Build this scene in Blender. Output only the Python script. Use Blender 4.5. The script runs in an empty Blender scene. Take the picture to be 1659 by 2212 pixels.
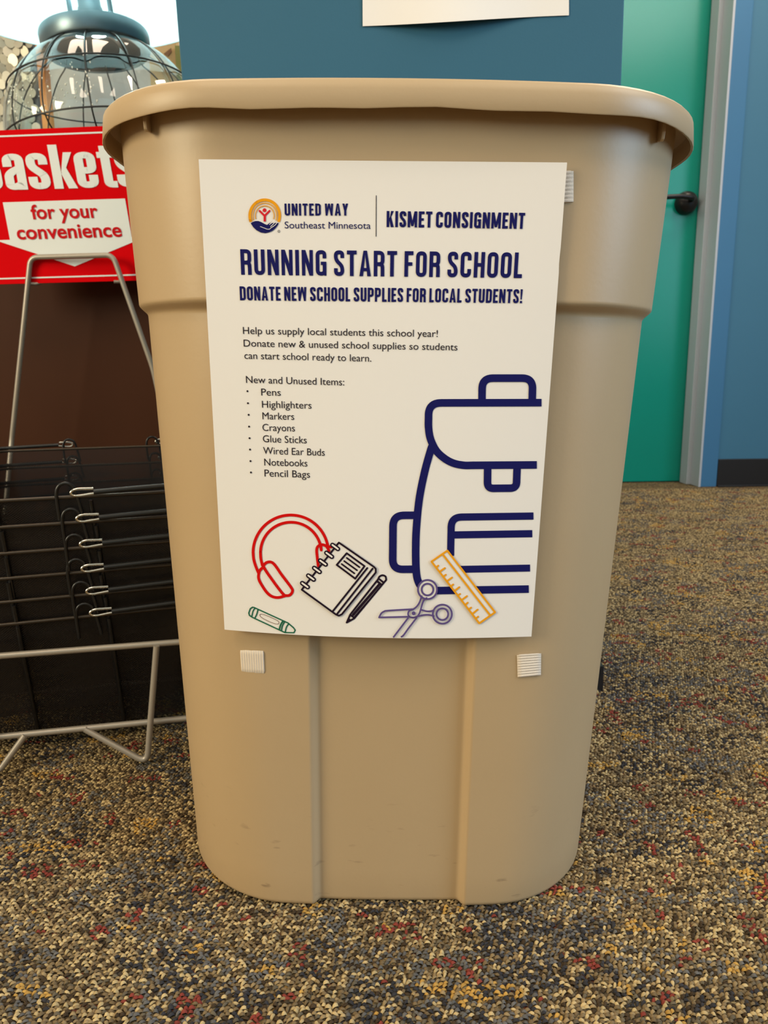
import bpy, bmesh, math, random
import numpy as np
from mathutils import Vector, Matrix

# ------------------------------------------------------------------ camera, world, lights, exposure
SC = bpy.context.scene
COL = SC.collection
W_PX, H_PX, F_PX = 1659.0, 2212.0, 1533.0
CX, CY = W_PX / 2, H_PX / 2
PITCH = math.radians(12.0)
CAM_H = 0.4125
cp, sp = math.cos(PITCH), math.sin(PITCH)

cam_data = bpy.data.cameras.new('camera')
cam = bpy.data.objects.new('camera', cam_data)
COL.objects.link(cam)
cam_data.sensor_fit = 'VERTICAL'
cam_data.sensor_height = 32.0
cam_data.lens = F_PX / H_PX * 32.0
cam_data.clip_start = 0.01
cam.location = (0, 0, CAM_H)
cam.rotation_euler = (math.radians(90) - PITCH, 0, 0)
cam_data.dof.use_dof = True
cam_data.dof.focus_distance = 0.47
cam_data.dof.aperture_fstop = 16.0
SC.camera = cam

SC.view_settings.view_transform = 'Standard'
SC.view_settings.look = 'None'
SC.view_settings.gamma = 1.0
SC.view_settings.use_curve_mapping = False
SC.view_settings.exposure = 0.09

world = bpy.data.worlds.new('world')
SC.world = world
world.use_nodes = True
world.node_tree.nodes['Background'].inputs[0].default_value = (0.62, 0.92, 1.0, 1)
world.node_tree.nodes['Background'].inputs[1].default_value = 0.75

def area(name, loc, target, sx, sy, power, color):
    d = bpy.data.lights.new(name, 'AREA')
    d.shape = 'RECTANGLE'; d.size = sx; d.size_y = sy
    d.energy = power; d.color = color
    o = bpy.data.objects.new(name, d); COL.objects.link(o)
    o.location = loc
    v = Vector(target) - Vector(loc)
    o.rotation_euler = v.to_track_quat('-Z', 'Y').to_euler()
    return o

WARM = (1.0, 0.82, 0.63)
area('ceiling_lamp', (-0.9, -0.9, 2.66), (-0.9, -0.9, 0), 0.6, 1.2, 17, WARM)
area('ceiling_lamp', (0.7, -0.9, 2.66), (0.7, -0.9, 0), 0.6, 1.2, 13, WARM)
area('ceiling_lamp', (-0.9, 1.3, 2.66), (-0.9, 1.3, 0), 0.6, 1.2, 13, WARM)
area('ceiling_lamp', (1.3, 1.75, 2.60), (1.3, 1.85, 0), 0.6, 0.9, 30, WARM)
area('ceiling_lamp', (2.0, -0.1, 2.66), (2.0, -0.1, 0), 1.2, 1.2, 34, (0.95, 0.95, 0.95))
wl_ = area('window_light', (2.8, -0.5, 1.3), (0.1, 0.45, 0.2), 1.4, 1.5, 17, (0.55, 0.76, 1.0))
wl_.data.spread = math.radians(95)
area('shop_light', (-2.5, -1.0, 1.3), (0.0, 0.5, 0.3), 1.2, 1.2, 68, (1.0, 0.88, 0.61))

# ------------------------------------------------------------------ measuring helpers
def ray(px, py):
    u, v = px - CX, CY - py
    return u, F_PX * cp + v * sp, -F_PX * sp + v * cp
def at(px, py, Y):                      # point seen at a pixel, at distance Y
    a, b, c = ray(px, py)
    return Vector((a / b * Y, Y, CAM_H + c / b * Y))
def at_z(px, py, z):                    # point seen at a pixel, at height z
    a, b, c = ray(px, py)
    k = (z - CAM_H) / c
    return Vector((a * k, b * k, z))
def smooth(t):
    t = min(1.0, max(0.0, t)); return t * t * (3 - 2 * t)

# ------------------------------------------------------------------ object helpers
def tag(o, label=None, cat=None, group=None, kind=None):
    if label: o['label'] = label
    if cat: o['category'] = cat
    if group: o['group'] = group
    if kind: o['kind'] = kind
    return o
def thing(name, label, cat, loc=(0, 0, 0), rotz=0.0, group=None):
    o = bpy.data.objects.new(name, None); COL.objects.link(o)
    o.empty_display_size = 0.05
    o.location = loc; o.rotation_euler = (0, 0, rotz)
    return tag(o, label, cat, group)
def root_of(o):
    while o.parent: o = o.parent
    return o

class MB:
    """collects shapes; build() links them as ONE mesh object"""
    def __init__(s): s.v = []; s.f = []; s.uv = None
    def add(s, vs, fs):
        n = len(s.v); s.v += [tuple(p) for p in vs]
        s.f += [tuple(i + n for i in f) for f in fs]; return s
    def box(s, lo, hi):
        x0, y0, z0 = lo; x1, y1, z1 = hi
        return s.add([(x0,y0,z0),(x1,y0,z0),(x1,y1,z0),(x0,y1,z0),(x0,y0,z1),(x1,y0,z1),(x1,y1,z1),(x0,y1,z1)],
                     [(0,3,2,1),(4,5,6,7),(0,1,5,4),(1,2,6,5),(2,3,7,6),(3,0,4,7)])
    def prism(s, poly, z0, z1, ax=None):      # poly (x,y) extruded in z
        n = len(poly)
        vs = [(x, y, z0) for x, y in poly] + [(x, y, z1) for x, y in poly]
        fs = [tuple(range(n))[::-1], tuple(range(n, 2 * n))] + [(i, (i + 1) % n, n + (i + 1) % n, n + i) for i in range(n)]
        return s.add(vs, fs)
    def tube(s, pts, r, n=10, closed=False, caps=True):
        P = [Vector(p) for p in pts]; m = len(P)
        prev = None; rings = []
        for i in range(m):
            if closed: t = P[(i + 1) % m] - P[i - 1]
            else: t = P[min(i + 1, m - 1)] - P[max(i - 1, 0)]
            t.normalize()
            if prev is None:
                a = Vector((0, 0, 1)) if abs(t.z) < 0.9 else Vector((1, 0, 0))
                nrm = t.cross(a).normalized()
            else:
                nrm = (prev - t * prev.dot(t)).normalized()
            prev = nrm; b = t.cross(nrm)
            rings.append([P[i] + (nrm * math.cos(2 * math.pi * k / n) + b * math.sin(2 * math.pi * k / n)) * r for k in range(n)])
        vs = [p for R in rings for p in R]; fs = []
        for i in range(m if closed else m - 1):
            j = (i + 1) % m
            for k in range(n):
                fs.append((i * n + k, i * n + (k + 1) % n, j * n + (k + 1) % n, j * n + k))
        if caps and not closed:
            fs.append(tuple(range(n))[::-1]); fs.append(tuple((m - 1) * n + k for k in range(n)))
        return s.add(vs, fs)
    def lathe(s, c, prof, n=48, rad=None):    # prof: (r,z) from bottom to top
        vs = []; fs = []
        for r, z in prof:
            for k in range(n):
                a = 2 * math.pi * k / n
                rr = r * (rad(a, z) if rad else 1)
                vs.append((c[0] + rr * math.cos(a), c[1] + rr * math.sin(a), c[2] + z))
        for i in range(len(prof) - 1):
            for k in range(n):
                fs.append((i * n + k, i * n + (k + 1) % n, (i + 1) * n + (k + 1) % n, (i + 1) * n + k))
        return s.add(vs, fs)
    def rings(s, R, close_first=False, close_last=False):
        n = len(R[0]); vs = [p for r in R for p in r]; fs = []
        for i in range(len(R) - 1):
            for k in range(n):
                fs.append((i * n + k, i * n + (k + 1) % n, (i + 1) * n + (k + 1) % n, (i + 1) * n + k))
        if close_first: fs.append(tuple(range(n))[::-1])
        if close_last: fs.append(tuple((len(R) - 1) * n + k for k in range(n)))
        return s.add(vs, fs)
    def build(s, name, mat, parent=None, local=False, smooth_angle=None, bevel=0):
        me = bpy.data.meshes.new(name)
        off = Vector((0, 0, 0))
        if parent is not None and not local: off = root_of(parent).location
        me.from_pydata([Vector(p) - off for p in s.v], [], s.f)
        if s.uv:
            ul = me.uv_layers.new(name='uv')
            for li, l in enumerate(me.loops): ul.data[li].uv = s.uv[l.vertex_index]
        me.materials.append(mat)
        bm = bmesh.new(); bm.from_mesh(me)
        bmesh.ops.recalc_face_normals(bm, faces=bm.faces[:])
        if bevel:
            bmesh.ops.bevel(bm, geom=[e for e in bm.edges if len(e.link_faces) == 2 and e.calc_face_angle(0) > 0.6],
                            offset=bevel, segments=2, affect='EDGES', profile=0.6)
        bm.to_mesh(me); bm.free()
        if smooth_angle:
            for p in me.polygons: p.use_smooth = True
            me.set_sharp_from_angle(angle=math.radians(smooth_angle))
        o = bpy.data.objects.new(name, me); COL.objects.link(o)
        if parent is not None: o.parent = parent
        return o

def rounded_path(pts, r, n=6, closed=False):
    """polyline (2D or 3D) with its corners turned into arcs"""
    P = [Vector(p) for p in pts]; m = len(P); out = []
    for i in range(m):
        if not closed and i in (0, m - 1): out.append(P[i]); continue
        a, b, c = P[i - 1], P[i], P[(i + 1) % m]
        da, dc = (a - b), (c - b)
        k = min(r, da.length * 0.49, dc.length * 0.49)
        s0 = b + da.normalized() * k; s1 = b + dc.normalized() * k
        for q in range(n + 1):
            t = q / n
            out.append(s0 * (1 - t) ** 2 + b * 2 * t * (1 - t) + s1 * t * t)
    return out

# ------------------------------------------------------------------ materials
def srgb(r, g, b):
    f = lambda c: (c / 255) / 12.92 if c / 255 <= 0.04045 else ((c / 255 + 0.055) / 1.055) ** 2.4
    return (f(r), f(g), f(b), 1)
def mat(name, color, rough=0.5, metal=0.0, spec=0.5, noise=0.0, nscale=30, bump=0.0, bscale=200, trans=0.0):
    m = bpy.data.materials.new(name); m.use_nodes = True
    nt = m.node_tree; b = nt.nodes['Principled BSDF']
    b.inputs['Base Color'].default_value = color
    b.inputs['Roughness'].default_value = rough
    b.inputs['Metallic'].default_value = metal
    b.inputs['Specular IOR Level'].default_value = spec
    tc = nt.nodes.new('ShaderNodeTexCoord')
    if noise:
        n = nt.nodes.new('ShaderNodeTexNoise'); n.inputs['Scale'].default_value = nscale; n.inputs['Detail'].default_value = 4
        nt.links.new(tc.outputs['Object'], n.inputs['Vector'])
        mx = nt.nodes.new('ShaderNodeMix'); mx.data_type = 'RGBA'
        mx.inputs['A'].default_value = tuple(c * (1 - noise) for c in color[:3]) + (1,)
        mx.inputs['B'].default_value = tuple(min(1, c * (1 + noise)) for c in color[:3]) + (1,)
        nt.links.new(n.outputs['Fac'], mx.inputs['Factor'])
        nt.links.new(mx.outputs['Result'], b.inputs['Base Color'])
    if bump:
        n2 = nt.nodes.new('ShaderNodeTexNoise'); n2.inputs['Scale'].default_value = bscale; n2.inputs['Detail'].default_value = 3
        nt.links.new(tc.outputs['Object'], n2.inputs['Vector'])
        bp = nt.nodes.new('ShaderNodeBump'); bp.inputs['Strength'].default_value = bump; bp.inputs['Distance'].default_value = 0.001
        nt.links.new(n2.outputs['Fac'], bp.inputs['Height'])
        nt.links.new(bp.outputs['Normal'], b.inputs['Normal'])
    return m

M = {}
M['blue_panel'] = mat('blue_panel_paint', srgb(52, 98, 120), 0.6, spec=0.25, noise=0.05, nscale=6, bump=0.08, bscale=400)
M['paper'] = mat('white_paper', srgb(238, 229, 220), 0.75, spec=0.25, noise=0.01, nscale=8)
M['navy'] = mat('navy_ink', srgb(24, 24, 88), 0.7, spec=0.1)
M['text_ink'] = mat('dark_grey_ink', srgb(42, 32, 38), 0.7, spec=0.1)
M['red_ink'] = mat('red_ink', srgb(212, 10, 8), 0.7, spec=0.1)
M['logo_red'] = mat('logo_red_ink', srgb(215, 35, 45), 0.7, spec=0.1)
M['gold_ink'] = mat('gold_ink', srgb(240, 160, 25), 0.7, spec=0.1)
M['pale_gold_ink'] = mat('pale_gold_ink', srgb(236, 176, 92), 0.7, spec=0.1)
M['black_ink'] = mat('black_ink', srgb(34, 18, 34), 0.7, spec=0.1)
M['purple_ink'] = mat('purple_ink', srgb(96, 78, 130), 0.7, spec=0.1)
M['green_ink'] = mat('green_ink', srgb(30, 100, 72), 0.7, spec=0.1)
M['brown_ink'] = mat('brown_ink', srgb(120, 80, 50), 0.6)
M['velcro'] = mat('white_nylon_loop', srgb(226, 209, 190), 0.85, bump=0.4, bscale=2500)
M['sign_red'] = mat('red_sign_board', srgb(222, 0, 10), 0.6, spec=0.04, noise=0.03, nscale=10)
M['sign_white'] = mat('white_sign_ink', srgb(235, 238, 238), 0.45)
M['sign_ink'] = mat('red_sign_lettering', srgb(205, 14, 24), 0.6, spec=0.1)
M['wire'] = mat('grey_painted_wire', srgb(168, 158, 146), 0.35, metal=0.35, noise=0.06, nscale=60)
M['black_wire'] = mat('black_coated_wire', srgb(20, 19, 20), 0.33)
M['rim_wire'] = mat('black_worn_rim', srgb(70, 60, 50), 0.28, metal=0.5, noise=0.25, nscale=120)
M['rubber'] = mat('black_rubber_sleeve', srgb(24, 24, 25), 0.42)
M['chrome'] = mat('chrome_hook', srgb(225, 218, 205), 0.16, metal=1.0)
M['brown_wood'] = mat('dark_brown_laminate', srgb(66, 36, 20), 0.5, spec=0.10, noise=0.12, nscale=5)
M['green_door'] = mat('green_door_paint', srgb(0, 142, 124), 0.24, noise=0.03, nscale=5, bump=0.05, bscale=300)
M['blue_wall'] = mat('blue_wall_paint', srgb(72, 122, 152), 0.5, spec=0.3, noise=0.03, nscale=4, bump=0.15, bscale=250)
M['blue_frame'] = mat('blue_frame_paint', srgb(70, 122, 164), 0.42, spec=0.3, noise=0.03, nscale=6)
M['jamb'] = mat('pale_grey_metal_jamb', srgb(190, 194, 204), 0.4, noise=0.02, nscale=6)
M['black_base'] = mat('black_rubber_cove', srgb(30, 26, 26), 0.5)
M['lever'] = mat('dark_bronze_handle', srgb(44, 42, 42), 0.35, metal=0.6)
M['ceiling'] = mat('ceiling_tile', srgb(246, 244, 240), 0.9, bump=0.2)
M['tan_wall'] = mat('tan_wall_paint', srgb(196, 192, 184), 0.7, noise=0.05, nscale=4)
M['collar'] = mat('blue_grey_metal_collar', srgb(112, 128, 136), 0.34, metal=0.75)
M['speck'] = mat('bright_glass_speck', srgb(250, 246, 232), 0.25)
M['cage'] = mat('dark_cage_wire', srgb(56, 56, 56), 0.4, metal=0.5)
M['disc'] = mat('silver_disc', srgb(190, 184, 168), 0.38, metal=0.55, noise=0.12, nscale=40)
M['disc_board'] = mat('grey_backing_board', srgb(92, 98, 102), 0.7)
M['orange'] = mat('orange_board', srgb(214, 132, 62), 0.6, noise=0.05)
M['tan_wood'] = mat('tan_wood', srgb(222, 178, 122), 0.6, noise=0.08, nscale=20)
M['brown_mark'] = mat('brown_notch', srgb(140, 96, 62), 0.6)
M['olive'] = mat('olive_edge', srgb(142, 132, 66), 0.6)
M['socket'] = mat('brushed_socket', srgb(96, 116, 124), 0.5, metal=0.3)

# beige bin plastic with scuffs near its foot
def bin_plastic():
    m = mat('beige_plastic', srgb(190, 160, 124), 0.42, bump=0.06, bscale=350)
    nt = m.node_tree; b = nt.nodes['Principled BSDF']; L = nt.links
    tc = [n for n in nt.nodes if n.type == 'TEX_COORD'][0]
    n1 = nt.nodes.new('ShaderNodeTexNoise'); n1.inputs['Scale'].default_value = 7; n1.inputs['Detail'].default_value = 5
    L.new(tc.outputs['Object'], n1.inputs['Vector'])
    mx = nt.nodes.new('ShaderNodeMix'); mx.data_type = 'RGBA'
    mx.inputs['A'].default_value = srgb(180, 151, 113); mx.inputs['B'].default_value = srgb(188, 160, 123)
    L.new(n1.outputs['Fac'], mx.inputs['Factor'])
    mp = nt.nodes.new('ShaderNodeMapping'); mp.inputs['Scale'].default_value = (45, 45, 150)
    mp.inputs['Rotation'].default_value = (0, 0.5, 0)
    L.new(tc.outputs['Object'], mp.inputs['Vector'])
    n2 = nt.nodes.new('ShaderNodeTexNoise'); n2.inputs['Scale'].default_value = 1.0; n2.inputs['Detail'].default_value = 3
    L.new(mp.outputs['Vector'], n2.inputs['Vector'])
    r2 = nt.nodes.new('ShaderNodeMapRange'); r2.inputs['From Min'].default_value = 0.66; r2.inputs['From Max'].default_value = 0.76
    L.new(n2.outputs['Fac'], r2.inputs['Value'])
    sx = nt.nodes.new('ShaderNodeSeparateXYZ'); L.new(tc.outputs['Object'], sx.inputs['Vector'])
    r3 = nt.nodes.new('ShaderNodeMapRange'); r3.inputs['From Min'].default_value = 0.11; r3.inputs['From Max'].default_value = 0.02
    r3.inputs['To Max'].default_value = 0.6
    L.new(sx.outputs['Z'], r3.inputs['Value'])
    mul = nt.nodes.new('ShaderNodeMath'); mul.operation = 'MULTIPLY'
    L.new(r2.outputs['Result'], mul.inputs[0]); L.new(r3.outputs['Result'], mul.inputs[1])
    mx2 = nt.nodes.new('ShaderNodeMix'); mx2.data_type = 'RGBA'
    L.new(mul.outputs[0], mx2.inputs['Factor']); L.new(mx.outputs['Result'], mx2.inputs['A'])
    mx2.inputs['B'].default_value = srgb(100, 78, 60)
    L.new(mx2.outputs['Result'], b.inputs['Base Color'])
    return m
M['bin'] = bin_plastic()

def carpet_far():
    m = mat('multicolour_loop_carpet', srgb(110, 92, 66), 0.95, spec=0.1)
    nt = m.node_tree; b = nt.nodes['Principled BSDF']; L = nt.links
    tc = [n for n in nt.nodes if n.type == 'TEX_COORD'][0]
    mp = nt.nodes.new('ShaderNodeMapping'); mp.inputs['Scale'].default_value = (250, 340, 1); mp.inputs['Rotation'].default_value = (0, 0, 0.3)
    L.new(tc.outputs['Object'], mp.inputs['Vector'])
    v = nt.nodes.new('ShaderNodeTexVoronoi'); v.inputs['Scale'].default_value = 1.0
    L.new(mp.outputs['Vector'], v.inputs['Vector'])
    sx = nt.nodes.new('ShaderNodeSeparateColor'); L.new(v.outputs['Color'], sx.inputs['Color'])
    cr = nt.nodes.new('ShaderNodeValToRGB'); cr.color_ramp.interpolation = 'CONSTANT'
    stops = [(0.0, srgb(52, 42, 30)), (0.16, srgb(102, 86, 61)), (0.46, srgb(160, 138, 98)), (0.66, srgb(88, 77, 60)),
             (0.88, srgb(70, 68, 68)), (0.94, srgb(150, 115, 58)), (0.97, srgb(112, 50, 42))]
    e = cr.color_ramp.elements
    e[0].position, e[0].color = stops[0]; e[1].position, e[1].color = stops[1]
    for p_, c_ in stops[2:]:
        q = e.new(p_); q.color = c_
    L.new(sx.outputs['Red'], cr.inputs['Fac'])
    # broad drifts of yarn colour
    n = nt.nodes.new('ShaderNodeTexNoise'); n.inputs['Scale'].default_value = 22; n.inputs['Detail'].default_value = 3
    L.new(tc.outputs['Object'], n.inputs['Vector'])
    cr2 = nt.nodes.new('ShaderNodeValToRGB')
    e2 = cr2.color_ramp.elements
    e2[0].position = 0.30; e2[0].color = srgb(70, 68, 64); e2[1].position = 0.70; e2[1].color = srgb(112, 84, 56)
    q = e2.new(0.5); q.color = srgb(108, 90, 64)
    L.new(n.outputs['Fac'], cr2.inputs['Fac'])
    mx = nt.nodes.new('ShaderNodeMix'); mx.data_type = 'RGBA'; mx.inputs['Factor'].default_value = 0.28
    L.new(cr.outputs['Color'], mx.inputs['A']); L.new(cr2.outputs['Color'], mx.inputs['B'])
    L.new(mx.outputs['Result'], b.inputs['Base Color'])
    bp = nt.nodes.new('ShaderNodeBump'); bp.inputs['Strength'].default_value = 0.9; bp.inputs['Distance'].default_value = 0.003; bp.invert = True
    L.new(v.outputs['Distance'], bp.inputs['Height']); L.new(bp.outputs['Normal'], b.inputs['Normal'])
    return m
M['carpet'] = carpet_far()
def carpet_loops_mat():
    m = mat('carpet_yarn', srgb(120, 100, 75), 0.95, spec=0.12)
    nt = m.node_tree; b = nt.nodes['Principled BSDF']
    a = nt.nodes.new('ShaderNodeAttribute'); a.attribute_name = 'yarn'
    nt.links.new(a.outputs['Color'], b.inputs['Base Color'])
    return m
M['yarn'] = carpet_loops_mat()

def mesh_metal():
    """black expanded-metal mesh: diamond holes cut by the uv in metres"""
    m = bpy.data.materials.new('black_diamond_mesh'); m.use_nodes = True
    nt = m.node_tree; L = nt.links; b = nt.nodes['Principled BSDF']
    b.inputs['Base Color'].default_value = srgb(40, 35, 33); b.inputs['Roughness'].default_value = 0.32
    b.inputs['Metallic'].default_value = 0.2
    uv = nt.nodes.new('ShaderNodeUVMap'); uv.uv_map = 'uv'
    sx = nt.nodes.new('ShaderNodeSeparateXYZ'); L.new(uv.outputs['UV'], sx.inputs['Vector'])
    def math_(op, a, bv):
        n = nt.nodes.new('ShaderNodeMath'); n.operation = op
        for i, x in enumerate((a, bv)):
            if isinstance(x, (int, float)): n.inputs[i].default_value = x
            elif x is not None: L.new(x, n.inputs[i])
        return n.outputs[0]
    u = math_('MULTIPLY', sx.outputs['X'], 1 / 0.0030); w = math_('MULTIPLY', sx.outputs['Y'], 1 / 0.0022)
    m_ = None
    for op in ('ADD', 'SUBTRACT'):
        s_ = math_(op, u, w)
        d = math_('ABSOLUTE', math_('SUBTRACT', math_('FRACT', s_, None), 0.5), None)
        m_ = d if m_ is None else math_('MINIMUM', m_, d)
    hole = math_('GREATER_THAN', m_, 0.15)
    tr = nt.nodes.new('ShaderNodeBsdfTransparent'); mix = nt.nodes.new('ShaderNodeMixShader')
    L.new(hole, mix.inputs['Fac']); L.new(b.outputs[0], mix.inputs[1]); L.new(tr.outputs[0], mix.inputs[2])
    L.new(mix.outputs[0], nt.nodes['Material Output'].inputs['Surface'])
    return m
M['mesh'] = mesh_metal()

def thin_glass():
    m = bpy.data.materials.new('clear_lamp_glass'); m.use_nodes = True
    nt = m.node_tree; L = nt.links
    nt.nodes.remove(nt.nodes['Principled BSDF'])
    tr = nt.nodes.new('ShaderNodeBsdfTransparent'); tr.inputs[0].default_value = (0.93, 0.99, 1.0, 1)
    gl = nt.nodes.new('ShaderNodeBsdfGlossy'); gl.inputs['Roughness'].default_value = 0.03
    lw = nt.nodes.new('ShaderNodeLayerWeight'); lw.inputs['Blend'].default_value = 0.5
    pw = nt.nodes.new('ShaderNodeMath'); pw.operation = 'POWER'; pw.inputs[1].default_value = 2.6
    ml = nt.nodes.new('ShaderNodeMath'); ml.operation = 'MULTIPLY_ADD'; ml.inputs[1].default_value = 0.75; ml.inputs[2].default_value = 0.10
    L.new(lw.outputs['Facing'], pw.inputs[0]); L.new(pw.outputs[0], ml.inputs[0])
    mix = nt.nodes.new('ShaderNodeMixShader')
    L.new(ml.outputs[0], mix.inputs['Fac']); L.new(tr.outputs[0], mix.inputs[1]); L.new(gl.outputs[0], mix.inputs[2])
    L.new(mix.outputs[0], nt.nodes['Material Output'].inputs['Surface'])
    return m
M['glass'] = thin_glass()
def shade_mat():
    m = bpy.data.materials.new('white_shade_fabric'); m.use_nodes = True
    nt = m.node_tree; L = nt.links
    nt.nodes.remove(nt.nodes['Principled BSDF'])
    d = nt.nodes.new('ShaderNodeBsdfDiffuse'); d.inputs[0].default_value = (0.86, 0.9, 0.9, 1)
    t = nt.nodes.new('ShaderNodeBsdfTranslucent'); t.inputs[0].default_value = (0.8, 0.86, 0.86, 1)
    mix = nt.nodes.new('ShaderNodeMixShader'); mix.inputs['Fac'].default_value = 0.35
    L.new(d.outputs[0], mix.inputs[1]); L.new(t.outputs[0], mix.inputs[2])
    L.new(mix.outputs[0], nt.nodes['Material Output'].inputs['Surface'])
    return m
M['shade'] = shade_mat()

# ------------------------------------------------------------------ the setting
def struct(o): o['kind'] = 'structure'; return o
struct(MB().box((-2.8, -2.8, -0.1), (3.2, 3.6, 0.0)).build('floor', M['carpet']))
struct(MB().box((-2.8, -2.8, 2.72), (3.2, 3.6, 2.8)).build('ceiling', M['ceiling']))
struct(MB().box((-2.9, -2.8, 0), (-2.8, 3.6, 2.72)).build('wall_left', M['tan_wall']))
struct(MB().box((3.1, -2.8, 0), (3.2, 3.6, 2.72)).build('wall_right', M['blue_wall']))
wf = MB()                               # unseen shop front; wide window added so sky light brightens lamp glass and ceiling
wf.box((-2.8, -2.9, 0), (3.2, -2.8, 0.9)); wf.box((-2.8, -2.9, 2.66), (3.2, -2.8, 2.72))
wf.box((-2.8, -2.9, 0.9), (-2.5, -2.8, 2.66)); wf.box((1.6, -2.9, 0.9), (3.2, -2.8, 2.66))
struct(wf.build('wall_front', M['tan_wall']))
wf = MB()
for x_ in (-2.5, -1.1, 0.24, 1.56): wf.box((x_, -2.88, 0.9), (x_ + 0.05, -2.82, 2.66))
struct(wf.build('added_window_1', M['jamb']))  # bars across the added window opening

# back wall with the door, turned a few degrees; A is the near jamb corner on the floor
YAW_W = math.radians(5.0)
A = at_z(1510, 1052, 0.0)
uu = Vector((math.cos(YAW_W), math.sin(YAW_W), 0)); nn = Vector((-math.sin(YAW_W), math.cos(YAW_W), 0))
LEAN = 0.0205
def wl(u, n, z): return A + uu * u + nn * n + Vector((-LEAN * z, 0, z))
def wbox(mb, u0, u1, n0, n1, z0, z1):
    vs = [wl(u, n, z) for z in (z0, z1) for (u, n) in ((u0, n0), (u1, n0), (u1, n1), (u0, n1))]
    return mb.add(vs, [(0,3,2,1),(4,5,6,7),(0,1,5,4),(1,2,6,5),(2,3,7,6),(3,0,4,7)])
DOOR_W, DOOR_H, JD = 0.93, 2.10, 0.105
w = MB()
wbox(w, 0.058, 2.05, 0.008, 0.14, 0, 2.72); wbox(w, -DOOR_W - 0.06, 0.058, 0.008, 0.14, DOOR_H + 0.05, 2.72)
struct(w.build('wall_back', M['blue_wall']))
w = MB(); wbox(w, -3.9, -DOOR_W - 0.058, 0.008, 0.14, 0, 2.72)
struct(w.build('wall_back_left', M['tan_wall']))
fr = MB()
wbox(fr, 0.0, 0.06, 0.0, 0.03, 0, DOOR_H + 0.05); wbox(fr, -DOOR_W - 0.06, -DOOR_W, 0.0, 0.03, 0, DOOR_H + 0.05)
wbox(fr, -DOOR_W, 0.0, 0.0, 0.03, DOOR_H, DOOR_H + 0.05)
fr = struct(fr.build('trim_1', M['blue_frame'], bevel=0.002))
jb = MB()
wbox(jb, -0.002, 0.004, 0.001, JD + 0.04, 0, DOOR_H); wbox(jb, -DOOR_W - 0.004, -DOOR_W + 0.002, 0.001, JD + 0.04, 0, DOOR_H)
wbox(jb, -0.016, -0.001, JD - 0.05, JD - 0.003, 0, DOOR_H)
wbox(jb, -0.003, 0.0045, -0.0012, 0.004, 0, DOOR_H)
jb = struct(jb.build('trim_2', M['jamb'], bevel=0.0012))
dr = MB(); wbox(dr, -DOOR_W + 0.004, -0.004, JD, JD + 0.04, 0.004, DOOR_H - 0.004)
dr = struct(dr.build('door_1', M['green_door']))
bs = MB(); wbox(bs, 0.0605, 2.04, -0.002, 0.0078, 0, 0.093); wbox(bs, 0.0605, 2.04, -0.012, -0.002, 0, 0.006)
struct(bs.build('baseboard_right', M['black_base'], bevel=0.002))
# lever handle on the door (part of the door)
hz = 0.9
rose_c = at(1483, 438, (A + nn * JD).y - 0.015)
def hl(u, n, z): return rose_c + uu * u + nn * n + Vector((0, 0, z))
hd = MB()
prof = [(0.0, -0.0255), (0.012, -0.0245), (0.024, -0.020), (0.032, -0.012), (0.0355, 0.0), (0.0355, 0.012)]
vs = []; fs = []; N = 32
for r, n in prof:
    for k in range(N):
        a = 2 * math.pi * k / N; vs.append(hl(r * math.cos(a), n, r * math.sin(a)))
for i in range(len(prof) - 1):
    for k in range(N): fs.append((i*N+k, i*N+(k+1)%N, (i+1)*N+(k+1)%N, (i+1)*N+k))
hd.add(vs, fs)
hd.tube(rounded_path([hl(0, -0.02, 0.002), hl(0, -0.05, 0.004), hl(-0.04, -0.052, 0.008), hl(-0.11, -0.05, 0.004)], 0.02), 0.0075, 12)
h_ = hd.build('door_handle', M['lever'], dr, smooth_angle=50)

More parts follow.
